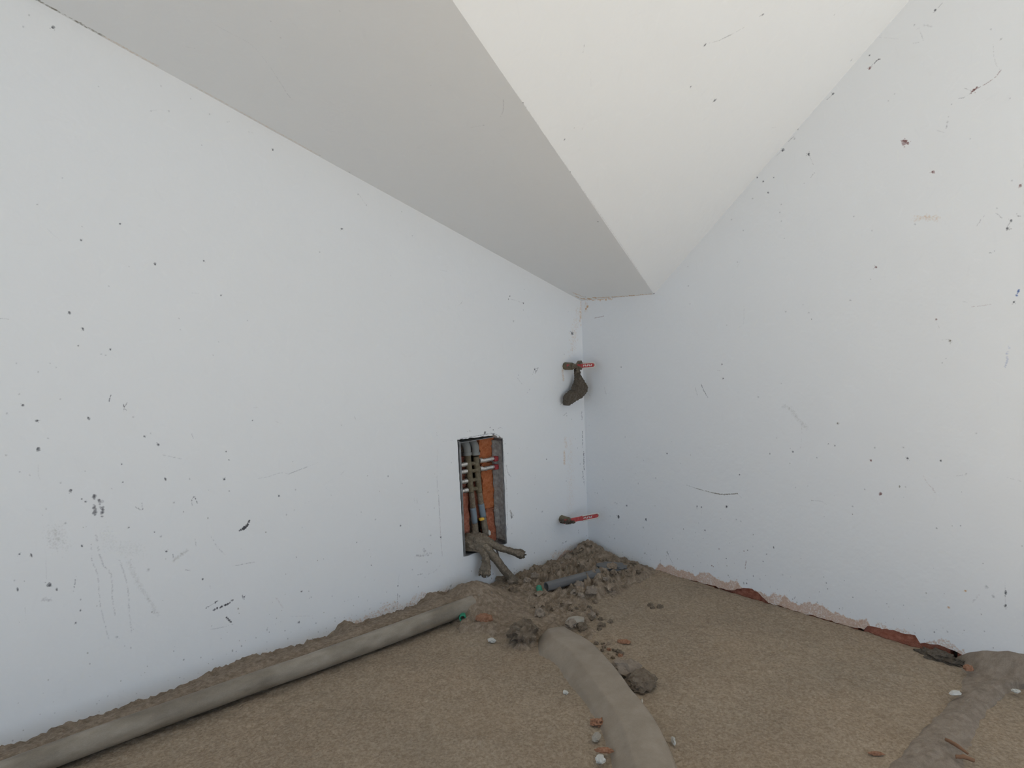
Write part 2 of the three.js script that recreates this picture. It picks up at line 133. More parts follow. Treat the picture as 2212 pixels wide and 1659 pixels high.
// ---------------------------------------------------------------- scuffs, specks, drips and stains found on the painted plaster
// d: specks [across m, up m, radius mm, tint, length/width]; s: strokes [[points], width mm, strength, tint]
const MARKS = {L:{d:[[1.322,0.95,3.4,0,1],[1.222,0.96,2.4,0,1],[1.19,0.884,2.0,0,1],[1.484,0.849,2.8,0,1.8],[1.464,0.816,2.6,0,1.6],[1.475,0.783,1.4,0,1],[1.419,0.773,2.1,0,1.6],[1.283,0.834,1.7,2,1],[1.412,0.902,1.7,2,1],[1.372,0.943,1.4,2,1],[1.545,0.735,1.9,2,1],[1.578,0.695,1.9,2,1],[1.574,0.673,3.0,0,1],[1.6,0.66,2.3,2,1],[1.554,0.641,3.5,0,1],[1.468,0.636,2.6,0,1.8],[1.513,0.679,1.9,2,1],[1.369,0.585,2.5,0,1],[1.344,0.564,3.5,0,1],[1.357,0.59,1.9,2,1],[1.539,0.604,1.9,2,1],[1.556,0.585,3.4,0,1.8],[1.387,0.629,2.4,2,1],[1.139,0.592,1.7,0,1],[1.135,0.826,1.8,2,1],[1.203,0.779,1.5,2,1],[1.217,0.75,1.5,2,1],[1.282,0.809,1.4,2,1],[1.204,0.528,2.0,0,1],[1.515,0.742,1.4,2,1],[1.524,0.751,1.4,2,1],[1.578,0.754,1.4,2,1],[1.436,0.764,1.9,2,1],[1.428,0.761,1.9,2,1],[1.51,0.494,3.6,0,1],[1.492,0.474,1.7,0,1],[1.486,0.467,2.3,0,1],[1.438,0.485,1.4,2,1],[1.417,0.495,1.5,0,1],[1.416,0.533,1.9,0,1],[1.482,0.529,1.4,2,1],[1.525,0.513,2.1,2,1],[1.335,0.487,2.7,0,1.8],[1.213,0.465,3.5,0,1],[1.199,0.508,1.6,0,1],[1.607,0.581,2.3,2,1],[1.589,0.546,1.9,2,1],[1.574,0.537,1.9,2,1],[1.47,0.474,3.8,0,2],[1.322,0.432,2.9,2,1],[1.56,0.314,4.8,0,1],[1.548,0.301,1.9,0,2.2],[1.602,0.387,2.4,0,1],[1.584,0.381,2.1,0,2.6],[1.524,0.431,3.1,2,1],[1.553,0.466,2.3,2,1],[1.413,0.397,2.1,0,1],[1.365,0.376,1.6,0,1],[1.345,0.328,2.8,0,1],[1.512,0.247,2.2,0,1],[1.522,0.224,2.2,0,1],[1.383,0.297,3.9,2,1],[1.353,0.364,2.9,2,1],[1.61,0.319,1.9,0,2.6],[1.614,0.338,1.9,2,1],[1.452,0.171,3.5,2,1],[1.499,0.378,1.9,0,2.5],[1.275,0.247,2.4,0,1.5],[1.187,0.179,2.1,0,1],[1.088,0.402,2.7,0,1],[1.035,0.312,1.7,2,1],[0.754,0.254,3.1,0,1],[0.889,0.239,1.7,0,1],[0.657,0.204,3.3,2,1],[0.659,0.177,1.7,2,1],[0.69,0.285,1.7,2,1],[1.047,0.152,2.6,0,1],[1.059,0.076,3.2,0,1],[1.015,0.06,3.1,2,1],[0.862,0.05,2.9,2,1],[0.828,0.056,2.1,2,1],[0.79,0.028,4.6,2,1],[0.963,0.057,2.7,2,1],[0.913,0.553,1.6,2,1],[0.953,0.378,1.3,2,1],[0.662,0.264,1.7,2,1],[0.596,0.038,4.8,2,1],[1.048,0.48,1.5,2,1],[0.83,0.288,2.7,2,1],[0.851,0.19,1.7,2,1],[0.85,0.167,1.7,0,1],[0.87,0.14,1.8,2,1],[0.772,0.088,1.8,0,1.8],[1.023,0.13,2.2,2,1],[0.967,0.116,2.2,2,1],[0.658,0.33,2.9,2,1],[0.623,0.191,2.1,0,1],[0.808,0.081,2.1,2,1],[0.69,0.038,2.4,2,1],[1.469,1.398,4.0,0,1],[1.506,1.411,2.2,2,1],[1.517,1.387,2.2,2,1],[1.048,1.226,2.9,0,1],[1.454,0.993,2.4,0,1],[1.382,1.03,2.3,0,1],[1.521,1.057,2.1,2,1],[1.476,1.112,1.5,2,1],[1.306,1.269,1.8,2,1],[1.271,1.275,2.4,2,1],[1.187,1.283,2.2,2,1],[1.283,1.325,1.8,2,1],[0.882,1.052,2.7,0,1],[0.945,0.992,2.3,2,1],[1.225,1.31,1.5,2,1],[1.4,1.301,1.3,2,1],[1.209,1.213,1.5,2,1],[1.45,1.02,1.5,2,1],[0.829,1.144,2.4,2,1],[0.807,1.119,1.9,2,1],[0.7,1.111,2.2,2,1],[0.67,1.048,1.8,2,1],[0.323,0.884,2.7,0,1],[0.328,0.875,2.2,0,1],[0.267,0.862,3.0,0,1],[0.268,0.841,2.5,2,1],[0.311,0.807,3.7,2,1],[0.879,1.053,2.1,0,1],[0.065,0.833,2.1,2,1],[0.261,0.906,1.9,2,1],[0.744,0.938,1.3,2,1],[0.049,0.759,6.7,0,1],[0.09,0.692,2.6,2,1],[0.087,0.484,2.7,2,1],[0.188,0.351,2.4,0,1],[0.227,0.651,3.3,2,1],[0.215,0.181,3.2,2,1],[0.064,0.469,2.7,2,1],[0.298,0.637,2.7,2,1],[0.228,0.651,3.0,0,1],[0.223,0.645,2.5,0,1],[0.443,0.472,6.0,0,1],[0.411,0.463,4.8,0,1],[0.422,0.486,1.9,0,1],[0.41,0.477,2.2,0,1],[0.376,0.445,3.1,0,1],[0.364,0.428,2.7,2,1],[0.355,0.396,2.2,2,1],[0.362,0.358,2.5,2,1],[0.352,0.328,2.5,2,1],[0.351,0.199,6.3,2,2],[0.349,0.19,3.8,0,1],[0.32,0.261,1.9,2,1],[0.217,0.18,2.6,2,1],[0.242,0.298,1.9,2,1],[0.5,0.485,2.4,2,1],[0.595,0.036,4.8,2,1],[0.622,0.19,2.6,0,1],[0.622,0.327,1.7,2,1]],s:[[[1.425,0.679,1.427,0.674,1.429,0.666],2.0,0.8,0],[[1.404,0.658,1.402,0.652,1.397,0.66],2.0,0.8,0],[[1.405,0.644,1.401,0.647,1.398,0.642],2.0,0.5,0],[[1.402,0.652,1.404,0.644],1.1,0.5,0],[[1.275,0.578,1.272,0.567],1.7,0.4,0],[[1.596,0.84,1.583,0.838],2.2,0.25,0],[[1.252,0.889,1.237,0.888],1.7,0.15,0],[[1.471,0.456,1.471,0.446,1.473,0.434],9.0,0.45,0],[[1.46,0.466,1.459,0.447,1.458,0.432],10.1,0.5,0],[[1.397,0.438,1.392,0.433,1.385,0.429,1.384,0.444],2.5,0.5,0],[[1.286,0.429,1.28,0.438,1.274,0.42],3.0,0.6,0],[[1.286,0.429,1.285,0.418],1.6,0.4,0],[[1.188,0.335,1.182,0.341,1.175,0.344,1.167,0.349,1.162,0.359],5.3,0.95,0],[[1.185,0.338,1.175,0.342,1.169,0.344],7.1,0.9,0],[[1.547,0.424,1.541,0.406,1.535,0.383],24.7,0.1,5],[[1.536,0.426,1.543,0.406,1.539,0.386],18.0,0.1,5],[[1.483,0.378,1.484,0.344,1.477,0.314,1.477,0.265,1.475,0.234,1.467,0.173],3.4,0.16,0],[[1.473,0.395,1.47,0.355,1.464,0.328,1.453,0.306,1.454,0.258,1.452,0.217],4.5,0.14,0],[[1.435,0.333,1.429,0.301,1.424,0.262,1.425,0.224,1.424,0.172],4.0,0.15,0],[[1.419,0.324,1.402,0.268,1.389,0.239,1.371,0.191],6.9,0.07,5],[[1.46,0.404,1.45,0.37,1.427,0.356,1.394,0.351],18.1,0.05,5],[[1.427,0.352,1.396,0.328],29.8,0.045,5],[[1.332,0.304,1.302,0.321],4.7,0.1,5],[[1.514,0.32,1.517,0.303,1.52,0.289],2.5,0.55,0],[[1.332,0.319,1.332,0.311],1.9,0.6,0],[[1.285,0.342,1.283,0.326],2.1,0.3,0],[[1.274,0.178,1.268,0.181],4.8,0.7,0],[[1.268,0.18,1.253,0.184],1.2,0.4,0],[[1.253,0.185,1.247,0.188],3.9,0.7,0],[[1.257,0.169,1.248,0.171],4.8,0.75,0],[[1.242,0.171,1.233,0.172,1.223,0.173],6.1,0.85,0],[[1.221,0.175,1.213,0.181],5.5,0.8,0],[[1.23,0.142,1.221,0.129],5.5,0.8,0],[[1.191,0.183,1.187,0.173],2.9,0.5,0],[[1.266,0.126,1.243,0.123,1.216,0.122],2.2,0.3,0],[[1.204,0.259,1.182,0.258,1.158,0.256],2.2,0.3,0],[[1.31,0.278,1.298,0.272],2.9,0.3,0],[[1.337,0.54,1.318,0.533,1.297,0.525],2.3,0.25,0],[[1.572,0.287,1.56,0.283],5.7,0.12,0],[[1.558,0.555,1.56,0.539,1.558,0.525],1.7,0.15,0],[[1.561,0.363,1.563,0.326],1.4,0.12,0],[[1.601,0.283,1.602,0.25],1.5,0.14,0],[[1.261,0.228,1.26,0.22],1.4,0.3,0],[[1.251,0.341,1.237,0.31,1.223,0.29],4.1,0.12,0],[[1.135,0.453,1.114,0.453,1.078,0.457,1.059,0.45],1.4,0.28,0],[[1.059,0.451,1.036,0.456,1.005,0.462],2.6,0.42,0],[[1.005,0.462,0.983,0.467],1.2,0.15,0],[[0.911,0.434,0.922,0.427],2.0,0.25,0],[[0.875,0.571,0.87,0.561],1.7,0.35,0],[[1.134,0.622,1.123,0.621],1.5,0.2,0],[[1.084,0.583,1.073,0.578],1.5,0.2,0],[[0.619,0.498,0.619,0.486],1.7,0.4,0],[[0.618,0.446,0.625,0.369,0.626,0.318],1.6,0.18,0],[[0.623,0.317,0.623,0.274,0.623,0.247],1.5,0.5,0],[[0.623,0.247,0.623,0.195],1.6,0.3,1],[[0.623,0.195,0.62,0.133],1.7,0.35,0],[[0.706,0.32,0.704,0.305],2.7,0.14,0],[[0.696,0.318,0.697,0.304],2.7,0.14,0],[[0.713,0.156,0.683,0.153,0.657,0.15],9.5,0.2,0],[[0.682,0.17,0.678,0.16],6.8,0.12,0],[[0.727,0.122,0.717,0.119],4.1,0.25,0],[[0.707,0.101,0.69,0.1],4.1,0.3,0],[[0.679,0.094,0.651,0.095,0.629,0.107],2.5,0.22,0],[[0.772,0.088,0.766,0.119],1.6,0.25,0],[[0.776,0.043,0.774,0.067],2.5,0.4,0],[[1.112,0.155,1.096,0.124],3.7,0.14,1],[[1.19,0.185,1.189,0.176,1.184,0.181],2.2,0.5,0],[[1.207,0.259,1.158,0.255],1.4,0.3,0],[[1.025,0.371,1.005,0.374],1.5,0.15,0],[[1.081,0.098,1.022,0.081],1.6,0.2,0],[[0.607,0.459,0.604,0.465,0.557,0.466],1.3,0.2,0],[[1.306,1.269,1.29,1.275,1.271,1.275],1.2,0.15,0],[[1.509,1.012,1.5,1.001,1.488,0.989],1.4,0.12,0],[[1.151,1.272,1.144,1.275],2.4,0.15,0],[[1.103,1.258,1.092,1.258],2.4,0.15,0],[[0.32,0.876,0.267,0.863],1.4,0.35,0],[[0.521,0.856,0.506,0.87],2.7,0.3,0],[[0.83,1.149,0.805,1.116],1.3,0.25,0],[[0.581,0.958,0.558,0.954],1.3,0.2,0],[[0.059,0.768,0.047,0.761,0.042,0.765],2.0,0.7,0],[[0.228,0.635,0.212,0.655],3.6,0.45,0],[[0.118,0.523,0.107,0.533],3.1,0.35,0],[[0.103,0.486,0.087,0.494],3.1,0.4,0],[[0.099,0.41,0.092,0.375],9.4,0.1,4],[[0.105,0.365,0.105,0.32],6.3,0.18,4],[[0.101,0.642,0.098,0.603],6.2,0.14,4],[[0.006,0.853,0.034,0.775,0.054,0.69],25.5,0.12,4],[[0.001,0.868,0.007,0.779],16.0,0.3,4],[[0.014,0.492,0.013,0.463],6.4,0.35,0],[[0.013,0.422,0.014,0.364],4.8,0.4,0],[[0.01,0.351,0.009,0.286],6.5,0.5,0],[[0.017,0.282,0.011,0.233],6.5,0.3,0],[[0.047,0.081,0.046,0.069],3.0,0.5,0],[[0.147,0.127,0.131,0.135],15.9,0.1,2],[[0.126,0.053,0.106,0.054],4.8,0.4,0],[[0.078,0.029,0.111,0.023,0.175,0.024],16.4,0.18,4],[[0.07,0.406,0.086,0.148],25.4,0.06,4],[[0.304,0.63,0.285,0.607],1.9,0.35,0],[[0.239,0.633,0.226,0.65,0.212,0.655],2.2,0.4,0],[[0.264,0.577,0.251,0.589],2.2,0.4,0],[[0.392,0.477,0.383,0.481,0.372,0.477],1.4,0.4,0],[[0.511,0.485,0.494,0.484],2.1,0.3,0],[[0.537,0.467,0.493,0.467,0.45,0.467,0.411,0.466,0.38,0.449,0.371,0.437],3.0,0.5,0],[[0.362,0.358,0.356,0.332,0.344,0.318],2.9,0.3,0],[[0.356,0.214,0.348,0.202,0.347,0.187],7.4,0.45,5],[[0.626,0.369,0.626,0.336],1.3,0.3,0],[[0.621,0.312,0.622,0.283,0.621,0.243],1.4,0.3,0],[[0.621,0.243,0.622,0.191,0.619,0.134],1.6,0.3,1],[[0.375,0.448,0.365,0.295,0.367,0.152],2.9,0.35,5],[[0.377,0.427,0.374,0.36],3.6,0.4,0]]},R:{d:[[1.065,1.438,3.3,0,1],[1.024,1.421,2.4,2,1],[0.931,1.357,4.0,1,1],[0.93,1.386,2.0,0,1],[0.847,1.322,3.4,0,1],[0.72,1.217,4.6,0,1],[0.787,1.192,4.5,0,1],[0.648,1.16,2.8,0,1],[0.665,1.147,2.3,0,1],[0.679,1.116,2.7,0,1],[0.715,1.08,2.3,2,1],[0.711,1.06,2.3,2,1],[0.634,1.108,2.8,2,1],[0.665,1.148,2.3,0,1],[0.715,1.037,2.3,2,1],[0.606,1.027,2.3,2,1],[0.571,1.061,2.6,2,1],[1.007,1.171,7.0,1,1],[1.014,1.168,3.8,1,1],[1.003,1.176,3.8,1,1],[1.065,1.095,4.2,1,1],[1.224,1.037,3.3,1,1],[1.21,1.05,2.1,2,1],[1.139,1.249,4.3,1,1],[0.972,1.272,1.8,2,1],[0.985,1.284,1.6,2,1],[1.203,1.215,1.9,2,1],[0.897,1.023,2.4,2,1],[1.21,0.969,3.3,0,1],[1.204,0.953,3.3,0,1],[1.185,0.998,2.1,2,1],[1.186,1.338,2.6,2,1],[1.168,1.363,2.2,2,1],[0.751,1.239,3.4,2,1],[0.759,1.26,3.4,2,1],[0.694,1.152,1.7,0,1],[1.099,1.231,1.9,2,1],[1.03,0.986,2.7,2,1],[0.938,0.984,2.1,2,1],[0.723,0.992,2.0,2,1],[0.775,1.123,1.7,2,1],[1.135,1.151,1.6,2,1],[0.947,0.898,3.4,1,1],[1.218,0.801,2.7,0,1],[1.076,0.77,2.3,1,1],[1.103,0.722,3.3,5,1],[0.726,0.802,2.7,2,1],[0.889,0.823,2.4,2,1],[0.536,0.661,2.8,0,1],[0.54,0.621,3.0,0,1],[0.86,0.518,3.3,5,1],[0.853,0.461,2.0,0,1],[0.744,0.433,2.7,0,1],[0.948,0.466,3.0,2,1],[0.939,0.434,3.3,1,1],[1.021,0.449,3.6,0,1],[1.089,0.452,2.7,0,1],[0.961,0.355,4.1,1,1.4],[0.546,0.25,4.1,0,1],[0.936,0.87,1.7,2,1],[1.096,0.683,1.7,2,1],[1.089,0.673,2.1,2,1],[0.588,0.944,2.5,2,1],[0.428,0.946,2.2,2,1],[0.429,0.89,2.9,2,1],[0.433,0.837,2.2,2,1],[0.553,0.772,1.9,2,1],[0.787,0.797,2.2,2,1],[0.772,0.818,1.4,2,1],[0.794,0.78,1.4,0,1],[1.011,0.474,2.6,2,1],[0.837,0.464,1.4,0,1],[1.017,0.38,2.2,2,1],[0.588,0.349,1.5,0,1],[0.897,0.313,2.7,2,1],[0.447,0.233,2.0,0,2],[0.462,0.234,2.0,0,2],[0.713,0.613,1.8,2,1],[0.647,0.573,3.0,2,1],[1.156,0.52,2.1,2,1],[1.139,0.429,2.1,2,1],[0.784,0.347,1.8,2,1],[0.136,0.189,3.2,2,1],[0.128,0.19,2.7,2,1],[0.178,0.188,3.5,0,1],[0.141,0.144,5.4,0,1.3],[0.256,0.155,4.5,0,1],[0.256,0.159,2.6,0,1],[0.473,0.166,3.0,0,1],[0.495,0.063,2.3,1,1],[0.5,0.061,1.9,1,1],[0.547,0.251,2.9,0,1],[0.297,0.298,2.8,2,1],[0.342,0.382,2.8,0,1],[0.05,0.21,3.0,2,1],[0.039,0.21,2.2,2,1],[0.743,0.434,2.5,2,1],[0.588,0.35,2.1,0,1],[0.577,0.218,2.6,2,1],[0.591,0.216,2.4,2,1],[0.689,0.162,2.1,0,2],[0.6,0.131,1.9,1,1],[0.611,0.136,1.9,0,1],[0.245,0.128,4.0,2,1],[0.121,0.114,2.7,2,1],[0.52,0.119,1.9,1,1],[0.543,0.096,2.0,0,1],[0.714,0.091,2.4,2,1],[0.751,0.338,1.8,2,1],[0.607,0.039,2.5,0,1],[0.658,0.115,1.9,0,1],[0.668,0.138,1.8,0,1],[0.628,0.15,1.9,2,1],[0.105,0.14,2.1,2,1],[0.794,0.31,2.0,2,1],[0.029,0.849,6.7,4,1],[0.168,0.646,1.8,0,1],[0.142,0.145,4.7,0,1.4],[0.021,0.841,4.1,4,1],[0.3,0.874,2.5,2,1],[1.181,0.183,4.3,2,1],[1.216,0.179,2.8,0,2.5],[1.216,0.151,2.6,0,2],[1.194,0.166,4.3,2,1],[1.141,0.163,3.3,4,1],[1.11,0.115,3.3,4,1]],s:[[[1.081,1.451,1.073,1.443,1.065,1.438],1.4,0.4,0],[[1.029,1.411,1.044,1.414,1.06,1.405],3.9,0.18,0],[[1.035,1.404,1.039,1.395,1.043,1.382],2.3,0.22,0],[[1.016,1.384,1.035,1.381],2.6,0.15,0],[[0.953,1.371,0.948,1.37,0.942,1.365],2.9,0.7,0],[[0.931,1.387,0.928,1.384],2.1,0.6,0],[[0.938,1.364,0.934,1.36],1.3,0.4,0],[[0.787,1.192,0.793,1.178,0.799,1.163],1.6,0.3,0],[[0.781,1.194,0.791,1.188],2.7,0.5,0],[[0.801,1.144,0.791,1.134],2.9,0.25,0],[[1.187,1.276,1.178,1.266,1.167,1.259,1.152,1.253,1.139,1.249],2.0,0.6,1],[[1.145,1.253,1.135,1.245],5.0,0.75,1],[[1.139,1.249,1.131,1.243,1.121,1.239,1.112,1.24],1.6,0.4,0],[[1.123,1.258,1.134,1.25],1.3,0.4,0],[[1.172,1.333,1.174,1.31,1.177,1.294,1.185,1.277],1.5,0.28,0],[[1.094,1.209,1.092,1.196,1.09,1.181],4.0,0.2,0],[[1.071,1.183,1.087,1.174],1.6,0.2,0],[[1.183,0.988,1.188,0.984,1.194,0.976],2.4,0.35,0],[[1.15,0.966,1.155,0.975,1.163,0.986],2.4,0.25,0],[[1.21,0.968,1.205,0.959,1.203,0.953,1.212,0.952],1.6,0.5,0],[[1.218,0.983,1.221,0.977,1.228,0.975],2.2,0.5,0],[[1.173,0.907,1.179,0.907,1.183,0.91],2.2,0.55,0],[[1.03,0.998,1.046,0.999,1.076,0.992],8.7,0.12,4],[[0.718,1.217,0.701,1.205],1.3,0.25,0],[[0.734,1.235,0.751,1.245],2.7,0.3,0],[[0.832,1.312,0.848,1.322],2.7,0.35,0],[[0.93,1.418,0.937,1.418],2.4,0.3,0],[[0.888,1.388,0.894,1.389],2.7,0.2,0],[[0.951,1.419,0.997,1.4],1.7,0.12,0],[[1.225,0.825,1.222,0.815],4.8,0.75,3],[[1.22,0.804,1.217,0.798],2.4,0.5,0],[[1.125,0.808,1.135,0.805],1.9,0.2,0],[[1.143,0.795,1.157,0.796,1.179,0.799],1.8,0.35,1],[[1.087,0.724,1.102,0.725,1.104,0.714],1.8,0.35,5],[[1.211,0.708,1.208,0.685,1.205,0.665],6.0,0.3,3],[[0.606,0.822,0.606,0.796,0.602,0.77,0.589,0.764],1.5,0.22,0],[[0.447,0.591,0.454,0.568],1.7,0.4,0],[[0.467,0.602,0.476,0.583,0.489,0.564],2.8,0.55,0],[[0.715,0.552,0.736,0.547,0.757,0.522,0.782,0.499],8.0,0.08,5],[[0.767,0.51,0.768,0.477,0.765,0.443],1.6,0.2,1],[[0.411,0.293,0.445,0.288],1.8,0.5,0],[[0.445,0.288,0.477,0.285,0.506,0.283],2.6,0.65,5],[[0.506,0.283,0.534,0.284,0.564,0.29,0.581,0.294],3.7,0.85,5],[[0.581,0.294,0.596,0.282],1.7,0.3,0],[[1.054,0.414,1.058,0.403,1.071,0.387],1.5,0.35,1],[[1.072,0.387,1.079,0.376],3.0,0.3,1],[[1.12,0.421,1.139,0.427],1.5,0.25,0],[[1.214,0.431,1.23,0.428,1.243,0.425],1.8,0.2,0],[[0.794,0.31,0.819,0.312,0.833,0.307],1.9,0.25,0],[[0.521,0.643,0.549,0.642],1.9,0.2,0],[[0.887,0.825,0.891,0.822],2.5,0.3,0],[[0.571,0.901,0.6,0.954],1.4,0.1,0],[[1.083,0.75,1.075,0.766],1.2,0.2,0],[[0.335,0.07,0.34,0.059],4.6,0.6,0],[[0.34,0.059,0.35,0.045,0.358,0.031],1.8,0.55,0],[[0.295,0.079,0.296,0.06],1.9,0.3,0],[[0.309,0.034,0.31,0.017],2.2,0.4,0],[[0.607,0.106,0.604,0.091,0.603,0.077],2.9,0.5,1],[[0.461,0.234,0.463,0.212],1.5,0.25,0],[[0.446,0.234,0.447,0.224],1.8,0.3,0],[[0.517,0.073,0.519,0.064],1.8,0.3,1],[[0.237,-0.006,0.273,-0.001],1.9,0.4,0],[[0.058,0.809,0.08,0.811,0.102,0.814],3.8,0.35,1],[[0.007,0.875,0.052,0.871,0.14,0.868],9.6,0.5,4],[[0.023,0.863,0.019,0.835],9.5,0.12,4],[[0.094,0.576,0.101,0.554],1.9,0.35,0],[[0.029,0.544,0.018,0.555],2.4,0.25,0],[[-0.005,0.057,-0.001,0.04],5.0,0.4,2],[[-0.01,0.032,-0.026,0.01],8.4,0.35,0],[[0.008,0.456,-0.002,0.19],1.9,0.12,2],[[1.214,0.204,1.217,0.138],2.5,0.14,0],[[1.155,0.141,1.168,0.161],3.9,0.2,2]]},A:{d:[[0.006,1.429,5.1,5,1],[0.006,1.468,4.1,5,1],[0.374,1.177,1.3,2,1],[0.402,1.206,1.5,2,1],[0.547,1.149,1.0,2,1],[0.008,0.934,2.8,2,1],[0.518,0.828,2.0,2,1],[0.462,0.429,2.2,0,1],[0.524,0.957,1.0,2,1],[0.006,0.854,3.2,2,1]],s:[[[0.006,1.519,0.006,1.504,0.006,1.487,0.006,1.463],10.9,0.6,5],[[0.006,1.463,0.006,1.443,0.006,1.428],7.2,0.5,5],[[0.006,1.428,0.006,1.407,0.006,1.385],8.4,0.45,5],[[0.006,1.385,0.006,1.342,0.006,1.316,0.006,1.289],6.0,0.1,4],[[0.006,1.224,0.006,1.122,0.006,0.94],4.8,0.06,4],[[0.287,1.261,0.291,1.235,0.296,1.203,0.259,1.151,0.241,1.133],1.3,0.13,0],[[0.241,1.133,0.224,1.116,0.2,1.093,0.187,1.077],1.7,0.28,0],[[0.187,1.077,0.188,1.068],1.1,0.15,0],[[0.142,1.282,0.165,1.26],3.3,0.06,0],[[0.622,0.864,0.608,0.852,0.592,0.84,0.571,0.83],1.3,0.35,0],[[0.485,0.835,0.518,0.828],1.3,0.15,0],[[0.01,0.036,0.021,0.014,0.081,0.013],14.2,0.6,4],[[0.027,0.063,0.036,0.035],10.9,0.5,4],[[0.081,0.013,0.16,0.007,0.298,0.004],7.8,0.5,4],[[0.034,0.028,0.045,0.026],4.7,0.5,0],[[0.139,0.003,0.155,0.003],3.1,0.35,0]]},B:{d:[[0.613,0.695,1.9,0,1],[0.635,0.689,1.3,2,1],[0.714,1.006,1.7,0,1],[0.648,0.84,2.0,0,1],[0.643,0.829,1.4,0,1],[0.561,0.627,2.1,0,1],[0.305,0.003,4.4,0,1],[0.816,0.5,2.7,0,1],[0.887,0.406,1.9,0,1],[0.749,0.361,3.3,0,1],[0.754,0.459,1.8,0,1],[0.899,0.022,2.9,2,1],[0.938,0.202,1.5,2,1]],s:[[[0.75,0.78,0.741,0.773],1.5,0.35,0],[[0.645,0.671,0.633,0.666],1.4,0.2,0],[[0.72,0.731,0.702,0.711],1.0,0.1,0],[[0.739,1.064,0.714,1.006,0.648,0.84,0.561,0.627,0.453,0.358,0.305,0.003],0.9,0.35,2],[[0.82,0.494,0.83,0.471],1.0,0.25,0],[[0.83,0.471,0.837,0.462,0.844,0.451],1.9,0.5,0],[[0.844,0.451,0.861,0.43],1.0,0.2,0],[[0.883,0.411,0.888,0.406],1.6,0.4,0],[[0.74,0.11,0.747,0.088],1.8,0.15,0],[[0.748,0.374,0.754,0.359],1.1,0.15,0]]}};
const TINT = [[64, 62, 66], [92, 52, 48], [128, 126, 126], [78, 100, 158], [192, 140, 92], [104, 98, 84]];
function plasterCanvas(span, marks, seed, extra) {
  const N = 2048, c = document.createElement('canvas'); c.width = c.height = N; const x = c.getContext('2d'), r = mulberry(seed), k = N / span;
  x.fillStyle = 'rgb(237,237,236)'; x.fillRect(0, 0, N, N);
  const X = (u) => u * k, Y = (v) => N - v * k;
  const dab = (u, v, rad, tint, a, asp = 1, turn = 0) => {
    const n = 7, px = X(u), py = Y(v), R = Math.max(0.55, rad * k); x.fillStyle = `rgba(${tint[0]},${tint[1]},${tint[2]},${a})`; x.beginPath();
    for (let i = 0; i < n; i++) { const t = i / n * 6.283, q = R * (0.7 + 0.6 * r()), dx = Math.cos(t) * q, dy = Math.sin(t) * q * asp, cx = Math.cos(turn), sx = Math.sin(turn); i ? x.lineTo(px + dx * cx - dy * sx, py + dx * sx + dy * cx) : x.moveTo(px + dx * cx - dy * sx, py + dx * sx + dy * cx); }
    x.closePath(); x.fill();
  };
  // faint trowel and roller texture of the paint, a few grey levels
  for (let i = 0; i < 5200; i++) { const g = 226 + r() * 22, len = 0.004 + r() * 0.03; x.strokeStyle = `rgba(${g},${g},${g - 2},0.10)`; x.lineWidth = 1 + r() * 5; const u = r() * span, v = r() * span, t = r() * 6.28; x.beginPath(); x.moveTo(X(u), Y(v)); x.lineTo(X(u + Math.cos(t) * len), Y(v + Math.sin(t) * len)); x.stroke(); }
  if (extra) extra(dab, x, r, X, Y, k);
  for (const [pts, w, al, ti] of marks.s) {
    const P = []; for (let i = 0; i < pts.length; i += 2) P.push(new THREE.Vector3(pts[i], pts[i + 1], 0));
    const cv = new THREE.CatmullRomCurve3(P), L = cv.getLength(), wm = w / 1000, smear = al < 0.2 && w > 4.5;
    const steps = Math.ceil(L / (smear ? 0.0016 : Math.max(0.0005, wm * 0.16))), gap = r() * 50;
    for (let i = 0; i <= steps; i++) {
      const q = cv.getPointAt(i / steps), t = i / steps * L;
      if (smear) for (let m = 0; m < 5; m++) dab(q.x + (r() + r() - 1) * wm * 0.9, q.y + (r() + r() - 1) * wm * 0.9, 0.0005 + r() * 0.0016, TINT[ti], al * (ti === 4 ? 0.7 : 0.42) * (0.5 + r()));
      else { const dens = 0.5 + al * 0.5 + 0.9 * noise(t * 140, gap, 1); if (r() < dens) dab(q.x + (r() - 0.5) * wm * 0.6 + 0.0006 * noise(t * 90, gap, 4), q.y + (r() - 0.5) * wm * 0.6, wm * (0.16 + 0.2 * r()), TINT[ti], Math.min(0.9, al * (al > 0.6 ? 0.5 + 0.5 * r() : al > 0.38 ? 0.3 + 0.45 * r() : 0.2 + 0.4 * r()))); }
    }
  }
  for (const [u, v, rad, ti, asp] of marks.d) {
    const a = ti === 2 ? 0.22 : 0.55, R = rad / 1000 * 0.9;
    dab(u, v, R * 0.9, TINT[ti], a * 0.75, asp, (r() - 0.5) * 0.8); dab(u + (r() - 0.5) * R, v + (r() - 0.5) * R, R * 0.55, TINT[ti], a, asp, (r() - 0.5));
    for (let m = 0; m < 3; m++) dab(u + (r() - 0.5) * R * 3, v + (r() - 0.5) * R * 3, R * 0.25, TINT[ti], a * 0.5);
  }
  const t = new THREE.CanvasTexture(c); t.colorSpace = THREE.SRGBColorSpace; t.repeat.set(1 / span, 1 / span); t.anisotropy = 8; return t;
}
const plaster = (map) => mat(lin(1, 1, 1), 0.92, { map, bumpMap: repeat(softBump, 2.2), bumpScale: 0.0022 });
